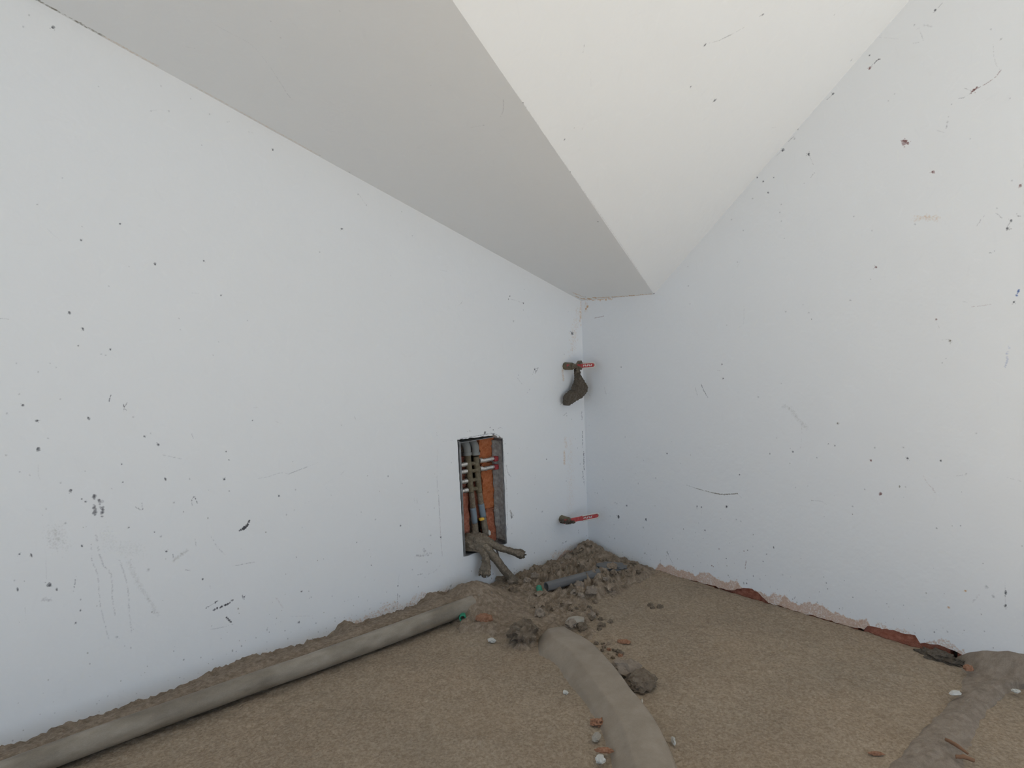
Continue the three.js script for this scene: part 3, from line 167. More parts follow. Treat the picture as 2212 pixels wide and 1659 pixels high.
// fine spatter along the foot of a wall, thinning out upwards, and bare peach undercoat where the paint is worn off
const footOf = (bare, length) => (dab, x, r) => {
  for (let i = 0; i < 420; i++) { const u = r() * length, v = 0.01 + 0.22 * r() * r() * r() + (r() < 0.25 ? r() * 0.4 : 0); dab(u, v, 0.0005 + r() * r() * 0.0016, TINT[r() < 0.75 ? 2 : 5], 0.25 + r() * 0.35, 1 + r()); }
  for (const [u0, u1, h, dens] of bare) {                                        // a ragged strip: solid low down, breaking into flakes at its upper edge
    for (let i = 0; i < (u1 - u0) * 26000 * dens; i++) {
      const u = u0 + (u1 - u0) * r(), top = h * Math.max(0.12, 0.7 + 0.7 * fbm(u * 11, 3, 1) + 0.04 * noise(u * 60, 2, 5) + 0.05 * noise(u * 200, 1, 5)) * sstep(0, 0.02, Math.min(u - u0, u1 - u)), v = top * r() + (r() < 0.04 ? 0.008 * r() : 0);
      const tint = [[208, 178, 156], [200, 168, 144], [214, 188, 168], [192, 156, 132]][Math.floor(r() * 4)];
      dab(u, v, 0.0006 + r() * 0.0014, tint, 0.3);
    }
  }
};
const leftPaint = plasterCanvas(1.9, MARKS.L, 21, footOf([[0.0, 0.16, 0.03, 0.6], [0.58, 0.95, 0.05, 0.25]], 1.9));
const rightPaint = plasterCanvas(1.9, MARKS.R, 22, footOf([[0.29, 0.60, 0.036, 1], [0.56, 0.74, 0.034, 0.7], [0.70, 0.95, 0.036, 1], [0.94, 1.16, 0.042, 0.35], [1.2, 1.4, 0.04, 0.3]], 1.9));
const slopePaint = plasterCanvas(2, MARKS.A, 23), steepPaint = plasterCanvas(2, MARKS.B, 24);
const plainPlaster = mat(lin(0.84, 0.84, 0.83), 0.92, { bumpMap: repeat(softBump, 2.2), bumpScale: 0.0022 });
const M = {
  left: plaster(leftPaint), right: plaster(rightPaint), slope: plaster(slopePaint), steep: plaster(steepPaint),
  screed: mat(lin(1, 1, 1), 0.97, { vertexColors: true, map: repeat(noiseTexture(1024, 128, 3, 31, (v, r) => { const k = (v - 0.5) * 54 + (r() - 0.5) * 22, f = r() < 0.006 ? 26 : 0; return [cl(155 + k + f), cl(137 + k + f), cl(115 + k + f)]; }, true), 1 / 0.55), bumpMap: repeat(grainBump, 1 / 0.32), bumpScale: 0.0022 }),
  mortar: mat(lin(1, 1, 1), 0.97, { map: repeat(mottled([140, 123, 104], 70, 32, 32, 26), 1 / 0.25), bumpMap: repeat(grainBump, 1 / 0.2), bumpScale: 0.002 }),
  mortarDark: mat(lin(1, 1, 1), 0.97, { map: repeat(mottled([112, 98, 82], 60, 33, 24, 24), 1 / 0.2), bumpMap: repeat(grainBump, 1 / 0.2), bumpScale: 0.002 }),
  mortarGrey: mat(lin(1, 1, 1), 0.95, { map: repeat(mottled([140, 126, 111], 42, 34, 32, 18), 1 / 0.3), bumpMap: repeat(grainBump, 1 / 0.3), bumpScale: 0.0012 }),
  strip: mat(lin(1, 1, 1), 0.5, { map: repeat(mottled([150, 136, 119], 26, 35, 16, 8), 1 / 0.5), bumpMap: repeat(softBump, 3), bumpScale: 0.0006 }),
  duct: mat(lin(1, 1, 1), 0.6, { map: repeat(mottled([138, 127, 112], 60, 36, 12, 10), 1 / 0.4), bumpMap: repeat(softBump, 4), bumpScale: 0.0006 }),
  brick: mat(lin(1, 1, 1), 0.93, { map: repeat(mottled([176, 106, 78], 60, 37, 16, 22), 1 / 0.12), bumpMap: repeat(grainBump, 1 / 0.15), bumpScale: 0.002 }),
  brickOrange: mat(lin(1, 1, 1), 0.93, { map: repeat(mottled([184, 108, 66], 56, 38, 16, 22), 1 / 0.12), bumpMap: repeat(grainBump, 1 / 0.15), bumpScale: 0.002 }),
  brickRed: mat(lin(1, 1, 1), 0.93, { map: repeat(mottled([172, 108, 86], 60, 39, 16, 22), 1 / 0.12), bumpMap: repeat(grainBump, 1 / 0.15), bumpScale: 0.002 }),
  zinc: mat(lin(0.42, 0.42, 0.42), 0.5, { metalness: 0.55, map: repeat(mottled([205, 205, 205], 90, 40, 12, 20), 1 / 0.2) }),
  brass: mat(lin(1, 1, 1), 0.75, { metalness: 0.15, map: repeat(mottled([114, 103, 82], 60, 41, 16, 20), 1 / 0.1) }),
  nickel: mat(lin(0.72, 0.7, 0.67), 0.34, { metalness: 0.8 }),
  greyPlastic: mat(lin(0.24, 0.24, 0.225), 0.65),
  blueSleeve: mat(lin(0.20, 0.25, 0.29), 0.6), crust: mat(lin(1, 1, 1), 0.95, { map: repeat(mottled([158, 154, 147], 70, 45, 16, 18), 1 / 0.15), bumpMap: repeat(grainBump, 1 / 0.15), bumpScale: 0.0015 }),
  dustyBrick: mat(lin(1, 1, 1), 0.95, { map: repeat(mottled([150, 108, 82], 60, 46, 16, 24), 1 / 0.06) }),
  yellow: mat(lin(0.85, 0.5, 0.06), 0.6), red: mat(lin(0.34, 0.035, 0.04), 0.5), redWorn: mat(lin(1, 1, 1), 0.5, { map: repeat(mottled([176, 60, 58], 60, 42, 12, 16), 1 / 0.05) }),
  pale: mat(lin(0.62, 0.58, 0.52), 0.6), green: mat(lin(0.035, 0.30, 0.17), 0.55), white: mat(lin(0.58, 0.56, 0.51), 0.9), stone: mat(lin(0.36, 0.32, 0.265), 0.92),
  hose: mat(lin(1, 1, 1), 0.97, { map: repeat(mottled([130, 117, 100], 60, 43, 24, 20), 1 / 0.12), bumpMap: repeat(grainBump, 1 / 0.12), bumpScale: 0.0015 }),
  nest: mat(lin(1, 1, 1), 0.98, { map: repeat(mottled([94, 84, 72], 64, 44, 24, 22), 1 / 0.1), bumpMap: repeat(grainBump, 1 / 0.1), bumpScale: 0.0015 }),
  slate: mat(lin(0.15, 0.145, 0.14), 0.7), wood: mat(lin(0.25, 0.13, 0.07), 0.85), iron: mat(lin(0.12, 0.1, 0.09), 0.8), ground: mat(lin(0.20, 0.20, 0.20), 0.95), dimmingGrey: mat(lin(0.33, 0.325, 0.31), 0.95),
};

// ---------------------------------------------------------------- the setting
const slope1 = (x, z) => 0.869 + 0.01307 * x + 0.3832 * z;                       // gentle soffit over the left wall
const slope2 = (x, z) => 0.872 + 0.8515 * (x - 0.303) + 0.0397 * z;             // steep soffit over the right wall
const edgeX = (z) => (0.869 - 0.872 + 0.8515 * 0.303 + (0.3832 - 0.0397) * z) / (0.8515 - 0.01307);
function slab(poly, h, thick) {                                                  // sloped plate: polygon of [x, z], under face at h
  const n = poly.length, P = [], uv = [], idx = [];
  const tri = THREE.ShapeUtils.triangulateShape(poly.map(([x, z]) => new THREE.Vector2(x, z)), []);
  for (const [x, z] of poly) { P.push(x, h(x, z), z); uv.push(x, z); }
  for (const [x, z] of poly) { P.push(x, h(x, z) + thick, z); uv.push(x, z); }
  for (const [a, b, c] of tri) { idx.push(a, b, c); idx.push(n + a, n + c, n + b); }
  for (let i = 0; i < n; i++) { const j = (i + 1) % n; idx.push(i, n + i, j, j, n + i, n + j); }
  let g = new THREE.BufferGeometry(); g.setAttribute('position', new THREE.Float32BufferAttribute(P, 3)); g.setAttribute('uv', new THREE.Float32BufferAttribute(uv, 2)); g.setIndex(idx);
  return toCreasedNormals(g, 0.2);
}
const zm = ROOM.z, xTop = 2.276;
setting(mesh('ceiling', slab([[0, 0], [edgeX(0), 0], [edgeX(zm), zm], [0, zm]], slope1, 0.1), M.slope), 'white plastered stair soffit sloping up along the left wall', 'ceiling');
setting(mesh('ceiling', slab([[edgeX(0), 0], [xTop, 0], [xTop, zm], [edgeX(zm), zm]], slope2, 0.1), M.steep), 'bright white steep soffit rising along the right wall', 'ceiling');
setting(mesh('ceiling', box(2.2, ROOM.x, ROOM.y, ROOM.y + 0.1, 0, zm), plainPlaster), 'flat white plastered ceiling beyond the stair soffits', 'ceiling');

// left wall with its pipe niche
const NICHE = { z0: 0.375, z1: 0.546, y0: 0.113, y1: 0.458, d: 0.052 };
{
  const w = group('wall_left'); setting(w, 'scuffed white plastered wall with an open pipe niche', 'wall');
  const s = new THREE.Shape([[0, -0.05], [zm, -0.05], [zm, 2.65], [0, 2.65]].map((p) => new THREE.Vector2(...p)));
  const hole = []; const r = mulberry(9), N = NICHE;                             // chipped outline of the opening
  const side = (a, b, n, j) => { for (let i = 0; i < n; i++) { const t = i / n; hole.push(new THREE.Vector2(a[0] + (b[0] - a[0]) * t + (r() - 0.5) * j, a[1] + (b[1] - a[1]) * t + (r() - 0.5) * j)); } };
  const e = 0.002; side([N.z0 - e, N.y0 - e], [N.z0 - e, N.y1 - 0.012], 26, 0.003); side([N.z0 - e, N.y1 - 0.012], [N.z0 + 0.03, N.y1 + 0.002], 8, 0.006); side([N.z0 + 0.03, N.y1 + 0.002], [N.z1 + e, N.y1 + 0.008], 18, 0.003);
  side([N.z1 + e, N.y1 + 0.008], [N.z1 - 0.004, N.y0 - 0.001], 30, 0.0015); side([N.z1 - 0.004, N.y0 - 0.001], [N.z0 - e, N.y0 - e], 14, 0.0025);
  s.holes.push(new THREE.Path(hole));
  const g = new THREE.ExtrudeGeometry(s, { depth: 0.16, bevelEnabled: false, curveSegments: 1 }); g.rotateY(-Math.PI / 2);
  mesh('plaster', g, M.left, w);
  mesh('backing', box(-0.24, -0.16, -0.05, 2.65, 0, zm), M.mortarGrey, w);
  // the masonry at the back of the niche: upright ribs of broken clay block in front of a dark brown back plate
  mesh('mortar_bed', box(-0.16, -0.115, N.y0 - 0.02, N.y1 + 0.02, N.z0 - 0.02, N.z1 + 0.02), M.mortarDark, w);
  const clay = (z0, z1, y0, y1, m, d, sd) => {
    const g2 = new THREE.BoxGeometry(0.03, y1 - y0, z1 - z0, 2, 16, 4), p = g2.attributes.position;
    for (let i = 0; i < p.count; i++) { const y = p.getY(i), z = p.getZ(i); p.setXYZ(i, p.getX(i) + 0.004 * noise(y * 40 + sd, z * 40, sd), y + 0.004 * noise(z * 60, sd, y * 30), z + 0.007 * fbm(y * 26 + sd * 3, Math.sign(z) * 5, sd, 3) * (Math.abs(z) > (z1 - z0) * 0.4 ? 1 : 0)); }
    g2.computeVertexNormals(); boxUV(g2); g2.translate(-d, (y0 + y1) / 2, (z0 + z1) / 2); mesh('brick', g2, m, w);
  };
  clay(0.372, 0.432, 0.372, 0.462, M.brickOrange, 0.058, 1); clay(0.378, 0.425, 0.225, 0.368, M.brickOrange, 0.060, 2); clay(0.376, 0.414, 0.115, 0.222, M.brick, 0.060, 3);
  clay(0.432, 0.462, 0.2, 0.31, M.brickRed, 0.063, 4); clay(0.484, 0.545, 0.13, 0.302, M.brickRed, 0.058, 5); clay(0.486, 0.545, 0.306, 0.40, M.brickRed, 0.066, 7);
}
// right wall: painted plaster, broken off along the foot, over a course of clay bricks
{
  const w = group('wall_right'); setting(w, 'white plastered wall broken along its foot to peach undercoat and red brick', 'wall');
  const foot = [[0, 0.0], [0.30, 0.002], [0.35, 0.0], [0.498, 0.004], [0.56, 0.006], [0.576, 0.016], [0.598, 0.027], [0.625, 0.028], [0.639, 0.025], [0.655, 0.014], [0.672, 0.004], [0.72, 0.002], [0.80, 0.003], [0.846, 0.004], [0.90, 0.003], [0.925, 0.008], [0.934, 0.018], [0.96, 0.022], [0.993, 0.026], [1.02, 0.027], [1.041, 0.028], [1.052, 0.014], [1.08, 0.022], [1.108, 0.021], [1.154, 0.012], [1.17, 0.004], [1.25, 0.004], [1.5, 0.003], [2.0, 0]];
  const pts = [], r = mulberry(19);
  for (let i = 0; i + 1 < foot.length; i++) { const n = Math.max(1, Math.round((foot[i + 1][0] - foot[i][0]) / 0.009)); for (let k = 0; k < n; k++) { const t = k / n; pts.push(new THREE.Vector2(foot[i][0] + (foot[i + 1][0] - foot[i][0]) * t, foot[i][1] + (foot[i + 1][1] - foot[i][1]) * t + (r() - 0.5) * 0.004 - 0.002)); } }
  pts.push(new THREE.Vector2(ROOM.x, -0.02), new THREE.Vector2(ROOM.x, 2.65), new THREE.Vector2(0, 2.65));
  const g = new THREE.ExtrudeGeometry(new THREE.Shape(pts), { depth: 0.014, bevelEnabled: false }); g.translate(0, 0, -0.014);
  mesh('plaster', g, M.right, w);
  mesh('backing', box(-0.24, ROOM.x + 0.1, -0.05, 2.65, -0.24, -0.034), M.mortarGrey, w);
  let x = 0.3;
  for (let i = 0; i < 6; i++) { const L = 0.19 + r() * 0.03, b = rbox(L, 0.075, 0.05, 0.004); b.translate(x + L / 2, 0.022, -0.0345 + (r() - 0.5) * 0.006); mesh('brick', b, [M.brickRed, M.brick, M.brickOrange][[1, 0, 1, 0, 0, 1][i]], w); x += L + 0.012; }
}
// the two walls out of view, with the doorways that let sun and sky in
{
  const w = group('wall_side'); setting(w, 'white plastered wall with a wide open doorway to the terrace', 'wall');
  const s = new THREE.Shape([[0, -0.05], [zm, -0.05], [zm, 2.65], [0, 2.65]].map((p) => new THREE.Vector2(...p)));
  s.holes.push(new THREE.Path([[DOOR.z0, DOOR.y0], [DOOR.z1, DOOR.y0], [DOOR.z1, DOOR.y1], [DOOR.z0, DOOR.y1]].map((p) => new THREE.Vector2(...p))));
  const g = new THREE.ExtrudeGeometry(s, { depth: 0.16, bevelEnabled: false }); g.rotateY(-Math.PI / 2); g.translate(ROOM.x + 0.16, 0, 0); mesh('plaster', g, plainPlaster, w);
  const b = group('wall_back'); setting(b, 'unseen back wall made dark grey to cut bounced light, with an added open doorway', 'wall');
  const t = new THREE.Shape([[-0.24, -0.05], [ROOM.x + 0.16, -0.05], [ROOM.x + 0.16, 2.65], [-0.24, 2.65]].map((p) => new THREE.Vector2(...p)));
  t.holes.push(new THREE.Path([[ADDED_DOOR.x0, ADDED_DOOR.y0], [ADDED_DOOR.x1, ADDED_DOOR.y0], [ADDED_DOOR.x1, ADDED_DOOR.y1], [ADDED_DOOR.x0, ADDED_DOOR.y1]].map((p) => new THREE.Vector2(...p))));
  const h = new THREE.ExtrudeGeometry(t, { depth: 0.16, bevelEnabled: false }); h.translate(0, 0, zm); mesh('dimming_wall', h, M.dimmingGrey, b);  // grey picked to cut bounce onto the upper left wall
}
setting(mesh('ground', box(-9, 14, -0.2, -0.12, -9, 14), M.ground), 'grey concrete yard outside the room', 'ground');
// screed floor: a real relief with low swells, trowel ridges and a scraped line
const segD = (px, pz, ax, az, bx, bz) => { const dx = bx - ax, dz = bz - az, t = Math.max(0, Math.min(1, ((px - ax) * dx + (pz - az) * dz) / (dx * dx + dz * dz))); return Math.hypot(px - ax - dx * t, pz - az - dz * t); };
const ridges = [[0.42, 1.02, 0.50, 0.98, 0.006, 0.003], [0.30, 1.14, 0.42, 1.02, 0.006, 0.002], [0.50, 0.98, 0.60, 0.97, 0.007, 0.002], [0.60, 0.97, 0.70, 0.95, 0.008, 0.003], [0.57, 1.0, 0.61, 0.95, 0.006, 0.003], [1.03, 0.18, 1.12, 0.15, 0.01, 0.004], [0.90, 0.22, 1.05, 0.2, 0.012, 0.003], [0.85, 0.345, 0.875, 0.335, 0.006, 0.004], [0.70, 0.86, 0.64, 0.80, 0.006, 0.003], [0.36, 0.78, 0.46, 0.84, 0.01, 0.002], [0.56, 0.69, 0.52, 0.77, 0.006, 0.002]];
function floorY(x, z) {
  let y = 0.0022 * fbm(x * 3.2, z * 3.2, 4, 3) + 0.0016 * noise(x * 22, z * 22, 7) + 0.0011 * noise(x * 60, z * 60, 2);
  for (const [a, b, c, d, w, h] of ridges) y += h * Math.exp(-((segD(x, z, a, b, c, d) / w) ** 2));
  return y - 0.001;
}
{
  const f = group('floor'); setting(f, 'bare sandy brown cement screed floor', 'floor');
  const sg = heightSheet(range(0, ROOM.x, 380, 1.45), range(0, ROOM.z, 400, 1.45), floorY), sp = sg.attributes.position, sc = [];
  for (let i = 0; i < sp.count; i++) { const x = sp.getX(i), z = sp.getZ(i), a = 0.96 + 0.11 * fbm(x * 4, z * 4, 9, 4) + 0.05 * noise(x * 40, z * 40, 3), b = 0.03 * fbm(x * 3, z * 3, 21, 3); sc.push(a + b, a, a - b); }   // patches of paler and browner cement
  sg.setAttribute('color', new THREE.Float32BufferAttribute(sc, 3)); mesh('screed', sg, M.screed, f);
  mesh('slab', box(-0.24, ROOM.x + 0.16, -0.12, -0.02, -0.24, ROOM.z + 0.16), M.mortarGrey, f);
}

// ---------------------------------------------------------------- cement works on the floor
// pipe along the left wall, bedded in mortar on its wall side
{
  const PX = 0.129, PY = 0.0305, PR = 0.0225;
  const p = group('drain_pipe'); tag(p, 'long grey mud-smeared pipe lying along the foot of the left wall', 'pipe');
  const pts = [], rad = []; for (let i = 0; i <= 24; i++) { const z = 0.56 + i * 0.11; pts.push([PX + 0.005 * Math.sin(z * 3.1) + (z < 1.15 ? 0.003 : 0), PY + 0.002 * Math.sin(z * 5), z]); rad.push(PR * (1 + 0.02 * Math.sin(z * 9))); }
  mesh('tube', tube(pts, rad, 0.018, 4, 240, 36, true, 1, true), M.duct, p);
  const top = (x, z) => {                                                        // bed: from the ragged line on the wall to the crown of the pipe
    const wallY = 0.021 + 0.013 * Math.exp(-(((z - 1.21) / 0.09) ** 2)) + 0.0045 * fbm(z * 16, 1, 0, 3) + 0.003 * noise(z * 70, 3, 0) + 0.0014 * noise(z * 190, 5, 0) + 0.020 * Math.exp(-(((z - 0.935) / 0.025) ** 2)) + 0.016 * Math.exp(-(((z - 0.665) / 0.03) ** 2)), t = Math.min(1, x / 0.10);
    return wallY * (1 - t) + 0.045 * sstep(0, 1, t) + 0.007 * fbm(x * 24, z * 10, 2, 4) * (1 - t * t) + 0.0014 * noise(x * 80, z * 80, 3) - (x > 0.112 ? (x - 0.112) * 3 : 0);
  };
  const bed = mesh('mortar_bed', heightSheet(range(0, 0.119, 30), range(0.56, 3.2, 560), top), M.mortar); bed.name = 'mortar_bed';
  tag(bed, 'brown mortar bedding between the long pipe and the left wall', 'mortar');
}
// heap of spilt mortar and rubble in the corner
const HEAP = [[-0.02, 0.74], [0.124, 0.708], [0.207, 0.731], [0.254, 0.685], [0.319, 0.669], [0.363, 0.684], [0.418, 0.673], [0.409, 0.626], [0.385, 0.579], [0.425, 0.519], [0.484, 0.532], [0.529, 0.531], [0.476, 0.462], [0.418, 0.423], [0.397, 0.362], [0.338, 0.333], [0.345, 0.281], [0.34, 0.191], [0.334, 0.096], [0.317, -0.02], [-0.02, -0.02]];
function inHeap(x, z) { let inside = false, d = 9; for (let i = 0, j = HEAP.length - 1; i < HEAP.length; j = i++) { const [ax, az] = HEAP[i], [bx, bz] = HEAP[j]; if ((az > z) !== (bz > z) && x < (bx - ax) * (z - az) / (bz - az) + ax) inside = !inside; d = Math.min(d, segD(x, z, ax, az, bx, bz)); } return inside ? d : -d; }
function heapY(x, z) {
  const d = inHeap(x, z) + 0.016 * fbm(x * 18, z * 18, 1, 3), dc = Math.hypot(x, z);
  if (d < -0.02) return -0.012;
  const body = 0.006 + 0.046 * Math.exp(-((dc / 0.10) ** 2)) + 0.016 * Math.exp(-(((x - 0.17) / 0.11) ** 2) - ((z - 0.22) / 0.14) ** 2);
  const wild = 0.55 + 1.1 * Math.exp(-(((x - 0.17) / 0.12) ** 2) - ((z - 0.24) / 0.15) ** 2);           // loose rubble lies in the middle
  const rough = wild * ((1 - Math.abs(fbm(x * 15, z * 15, 3, 3)) * 3) * 0.015 + 0.012 * fbm(x * 30, z * 30, 8, 3) + 0.004 * noise(x * 90, z * 90, 4));
  const smooth = 0.010 + 0.004 * fbm(x * 11, z * 11, 6, 3) + 0.002 * noise(x * 60, z * 60, 1);          // trowelled tongue over the buried pipes
  const tongue = Math.exp(-((segD(x, z, 0.03, 0.50, 0.30, 0.57) / 0.085) ** 2));
  const crumb = 0.014 * Math.exp(-((Math.hypot(x - 0.372, z - 0.632) / 0.05) ** 2)), cover = 0.062 * Math.exp(-(((x - 0.10) / 0.085) ** 2) - ((z - 0.585) / 0.085) ** 2);
  const y = (body + rough) * (1 - tongue) + smooth * tongue + crumb + cover;
  return -0.012 + (0.012 + y) * sstep(-0.014, 0.055, d);
}
tag(mesh('mortar_heap', heightSheet(range(0, 0.58, 190), range(0, 0.76, 240), heapY), M.mortar), 'rough heap of spilt brown mortar piled in the corner', 'mortar heap');

// smooth cement hump over a buried pipe, curving away from the heap
function ribbon(left, right, profile, n, m) {
  const L = new THREE.CatmullRomCurve3(left.map(([x, z]) => new THREE.Vector3(x, 0, z))), R = new THREE.CatmullRomCurve3(right.map(([x, z]) => new THREE.Vector3(x, 0, z)));
  const pos = [], idx = [], uv = [];
  for (let i = 0; i <= n; i++) { const a = L.getPointAt(i / n), b = R.getPointAt(i / n); for (let k = 0; k <= m; k++) { const t = k / m, x = a.x + (b.x - a.x) * t, z = a.z + (b.z - a.z) * t; pos.push(x, profile(t, i / n, x, z), z); uv.push(x, z); } }
  for (let i = 0; i < n; i++) for (let k = 0; k < m; k++) { const a = i * (m + 1) + k; idx.push(a, a + m + 1, a + 1, a + 1, a + m + 1, a + m + 2); }
  const g = new THREE.BufferGeometry(); g.setAttribute('position', new THREE.Float32BufferAttribute(pos, 3)); g.setAttribute('uv', new THREE.Float32BufferAttribute(uv, 2)); g.setIndex(idx); g.computeVertexNormals();
  const nn = g.attributes.normal; let up = 0; for (let i = 0; i < nn.count; i++) up += nn.getY(i); if (up < 0) { for (let i = 0; i < idx.length; i += 3) [idx[i], idx[i + 1]] = [idx[i + 1], idx[i]]; g.setIndex(idx); g.computeVertexNormals(); }
  return g;
}
tag(mesh('cement_strip', ribbon([[0.37, 0.60], [0.43, 0.655], [0.494, 0.665], [0.566, 0.701], [0.679, 0.752], [0.758, 0.800], [0.833, 0.862], [0.95, 0.985], [1.05, 1.10]], [[0.40, 0.515], [0.428, 0.53], [0.498, 0.535], [0.591, 0.572], [0.661, 0.607], [0.721, 0.642], [0.787, 0.675], [0.848, 0.713], [0.916, 0.766], [1.03, 0.88], [1.12, 0.98]],
  (t, s, x, z) => { const e = Math.min(1, Math.max(0, (t - 0.06) / 0.30)) * (1 - sstep(0.88, 1, t)); return -0.006 + (0.030 + 0.006 * Math.sin(Math.PI * t)) * (0.30 * sstep(0, 0.16, t) * (1 - sstep(0.9, 1, t)) + 0.70 * e) * sstep(-0.05, 0.12, s + 0.06) + 0.0012 * fbm(x * 9, z * 9, 3, 3); }, 120, 40), M.strip), 'smooth grey cement strip curving across the floor from the heap', 'cement');
tag(mesh('mortar_trail', ribbon([[1.12, 0.0], [1.135, 0.03], [1.15, 0.06], [1.17, 0.168], [1.167, 0.26], [1.163, 0.361], [1.160, 0.49], [1.15, 0.62], [1.14, 0.8]], [[1.40, 0.0], [1.33, 0.02], [1.26, 0.045], [1.241, 0.123], [1.238, 0.24], [1.246, 0.321], [1.262, 0.40], [1.29, 0.52], [1.33, 0.7]],
  (t, s, x, z) => -0.006 + (0.016 + 0.045 * Math.exp(-((z / 0.035) ** 2)) + 0.007 * fbm(x * 20, z * 20, 5, 4)) * Math.pow(Math.sin(Math.PI * Math.min(1, Math.max(0, t + 0.05 * noise(z * 18, t * 3, 2) * (t > 0.02 && t < 0.98 ? 1 : 0)))), 0.7), 120, 30), M.mortarGrey), 'low grey mortar trail running out from the foot of the right wall', 'mortar');

// ---------------------------------------------------------------- pipe niche: liner, manifold, hoses
{
  const c = group('niche_box', 0, NICHE.y0, (NICHE.z0 + NICHE.z1) / 2), N = NICHE, H = N.y1 - N.y0, hw = (N.z1 - N.z0) / 2, d = N.d;
  tag(c, 'open galvanised metal niche box set into the left wall', 'niche box');
  const plate = (name, x0, x1, y0, y1, z0, z1, lab) => { const m = mesh(name, box(x0, x1, y0, y1, z0, z1), M.zinc, c); if (lab) m.userData.label = lab; return m; };
  plate('side_panel', -d + 0.012, 0.0015, 0, H - 0.014, -hw, -hw + 0.0015); plate('side_panel', -d + 0.012, 0.0015, 0, H + 0.004, hw - 0.0035, hw - 0.002); plate('top_panel', -d + 0.012, 0.0015, H - 0.004, H - 0.0025, -hw + 0.03, hw); plate('bottom_panel', -d + 0.012, 0.0015, 0, 0.0015, -hw, hw - 0.003);
  plate('flange', 0.0, 0.0015, 0, H, hw - 0.009, hw - 0.0025); plate('flange', 0, 0.0015, 0, H * 0.75, -hw + 0.0005, -hw + 0.004);
  const crust = new THREE.PlaneGeometry(0.043, H - 0.03, 16, 60); crust.rotateY(0); const p = crust.attributes.position;   // rough mortar smeared over the right-hand side panel
  for (let i = 0; i < p.count; i++) { const x = p.getX(i), y = p.getY(i); p.setZ(i, 0.002 + 0.003 * Math.abs(fbm(x * 30, y * 14, 3, 4)) + 0.010 * sstep(-0.004, -0.021, x) * Math.max(0, 0.45 + fbm(y * 14, 2, 1, 3))); }
  crust.computeVertexNormals(); crust.translate(-0.0205, H / 2 - 0.005, -hw + 0.0015); mesh('mortar_crust', boxUV(crust), M.crust, c).userData.label = 'grey mortar smeared over the side panel';
}
{
  const m = group('pipe_manifold', -0.03, 0.133, 0.455); tag(m, 'dusty brass water manifold with two upright headers inside the wall niche', 'manifold');
  const at = (y, z) => [y - 0.133, z - 0.455];
  const P = (x, y, z) => [x + 0.0, y - 0.133, z - 0.455];
  for (const [name, q, r, ms] of [['header', [[0.409, 0.489], [0.291, 0.483]], 0.0095, M.brass], ['header', [[0.398, 0.458], [0.285, 0.451]], 0.0095, M.brass]]) {
    mesh(name, tube(q.map(([y, z]) => P(0, y, z)), [r, r], 0.03, 3, 24, 18), ms, m);
  }
  const rung = [0.380, 0.357, 0.329, 0.301];
  for (const y of rung) { mesh('connector', tube([P(0, y, 0.488), P(0, y - 0.002, 0.455)], [0.006, 0.006], 0.03, 4, 8, 12), M.brass, m); }
  for (const y of [0.381, 0.359, 0.329, 0.301]) {                                  // outlets to the left of the first header
    const o = mesh('outlet', mergeGeometries([cyl(0.0078, 0.0078, 0.014, 'z', ...P(0, y, 0.503), 6), cyl(0.006, 0.006, 0.02, 'z', ...P(0, y, 0.516))]), M.nickel, m); o.userData.label = 'shiny nickel outlet nut';
  }
  for (const y of [0.384, 0.358]) {                                                // outlets with red caps to the right
    const o = mesh('outlet', mergeGeometries([cyl(0.0085, 0.0085, 0.01, 'z', ...P(0.003, y, 0.443), 6), cyl(0.0062, 0.0062, 0.05, 'z', ...P(0.004, y - 0.002, 0.415)), cyl(0.0072, 0.0072, 0.004, 'z', ...P(0.004, y - 0.002, 0.402)), cyl(0.0072, 0.0072, 0.004, 'z', ...P(0.004, y - 0.002, 0.424))]), M.nickel, m); o.userData.label = 'shiny nickel outlet tube';
    const cap = rbox(0.018, 0.016, 0.014, 0.003); cap.translate(...P(0.005, y - 0.003, 0.386)); mesh('cap', cap, M.red, o).userData.label = 'red end cap';
  }
  for (const [z, y] of [[0.495, 0.428], [0.463, 0.424]]) { mesh('elbow', mergeGeometries([tube([P(-0.03, y + 0.022, z + 0.002), P(-0.012, y + 0.02, z), P(0, y + 0.008, z - 0.002), P(0, y - 0.018, z - 0.004)], [0.012, 0.0125, 0.012, 0.0115], 0, 1, 20, 18), cyl(0.0138, 0.0138, 0.009, 'y', ...P(0, y - 0.016, z - 0.004), 8)]), M.greyPlastic, m); }
  for (const [q, k] of [[[[0.295, 0.482], [0.22, 0.476], [0.15, 0.472]], 0], [[[0.29, 0.451], [0.213, 0.441], [0.145, 0.432]], 1]]) {
    const d = mesh('down_pipe', tube(q.map(([y, z]) => P(0, y, z)), [0.0085, 0.009, 0.011], 0.06, 7 + k, 30, 16), M.hose, m);
    const [a, b] = k ? [[0.249, 0.447], [0.207, 0.440]] : [[0.243, 0.479], [0.195, 0.4745]];
    mesh('sleeve', tube([P(0.001, ...a), P(0.001, ...b)], [0.0098, 0.0098], 0.01, 2, 8, 18), M.blueSleeve, d).userData.label = 'pale blue plastic sleeve';
  }
  const y = rbox(0.01, 0.008, 0.016, 0.002); y.translate(...P(0.008, 0.203, 0.453)); mesh('tag', y, M.yellow, m).userData.label = 'small yellow plastic tag';
  const w = lump(41, 0.006, 0.012, 0.006, 0.3, 2); w.translate(...P(0.006, 0.15, 0.424)); mesh('plug', w, M.white, m).userData.label = 'white plastic plug';
}
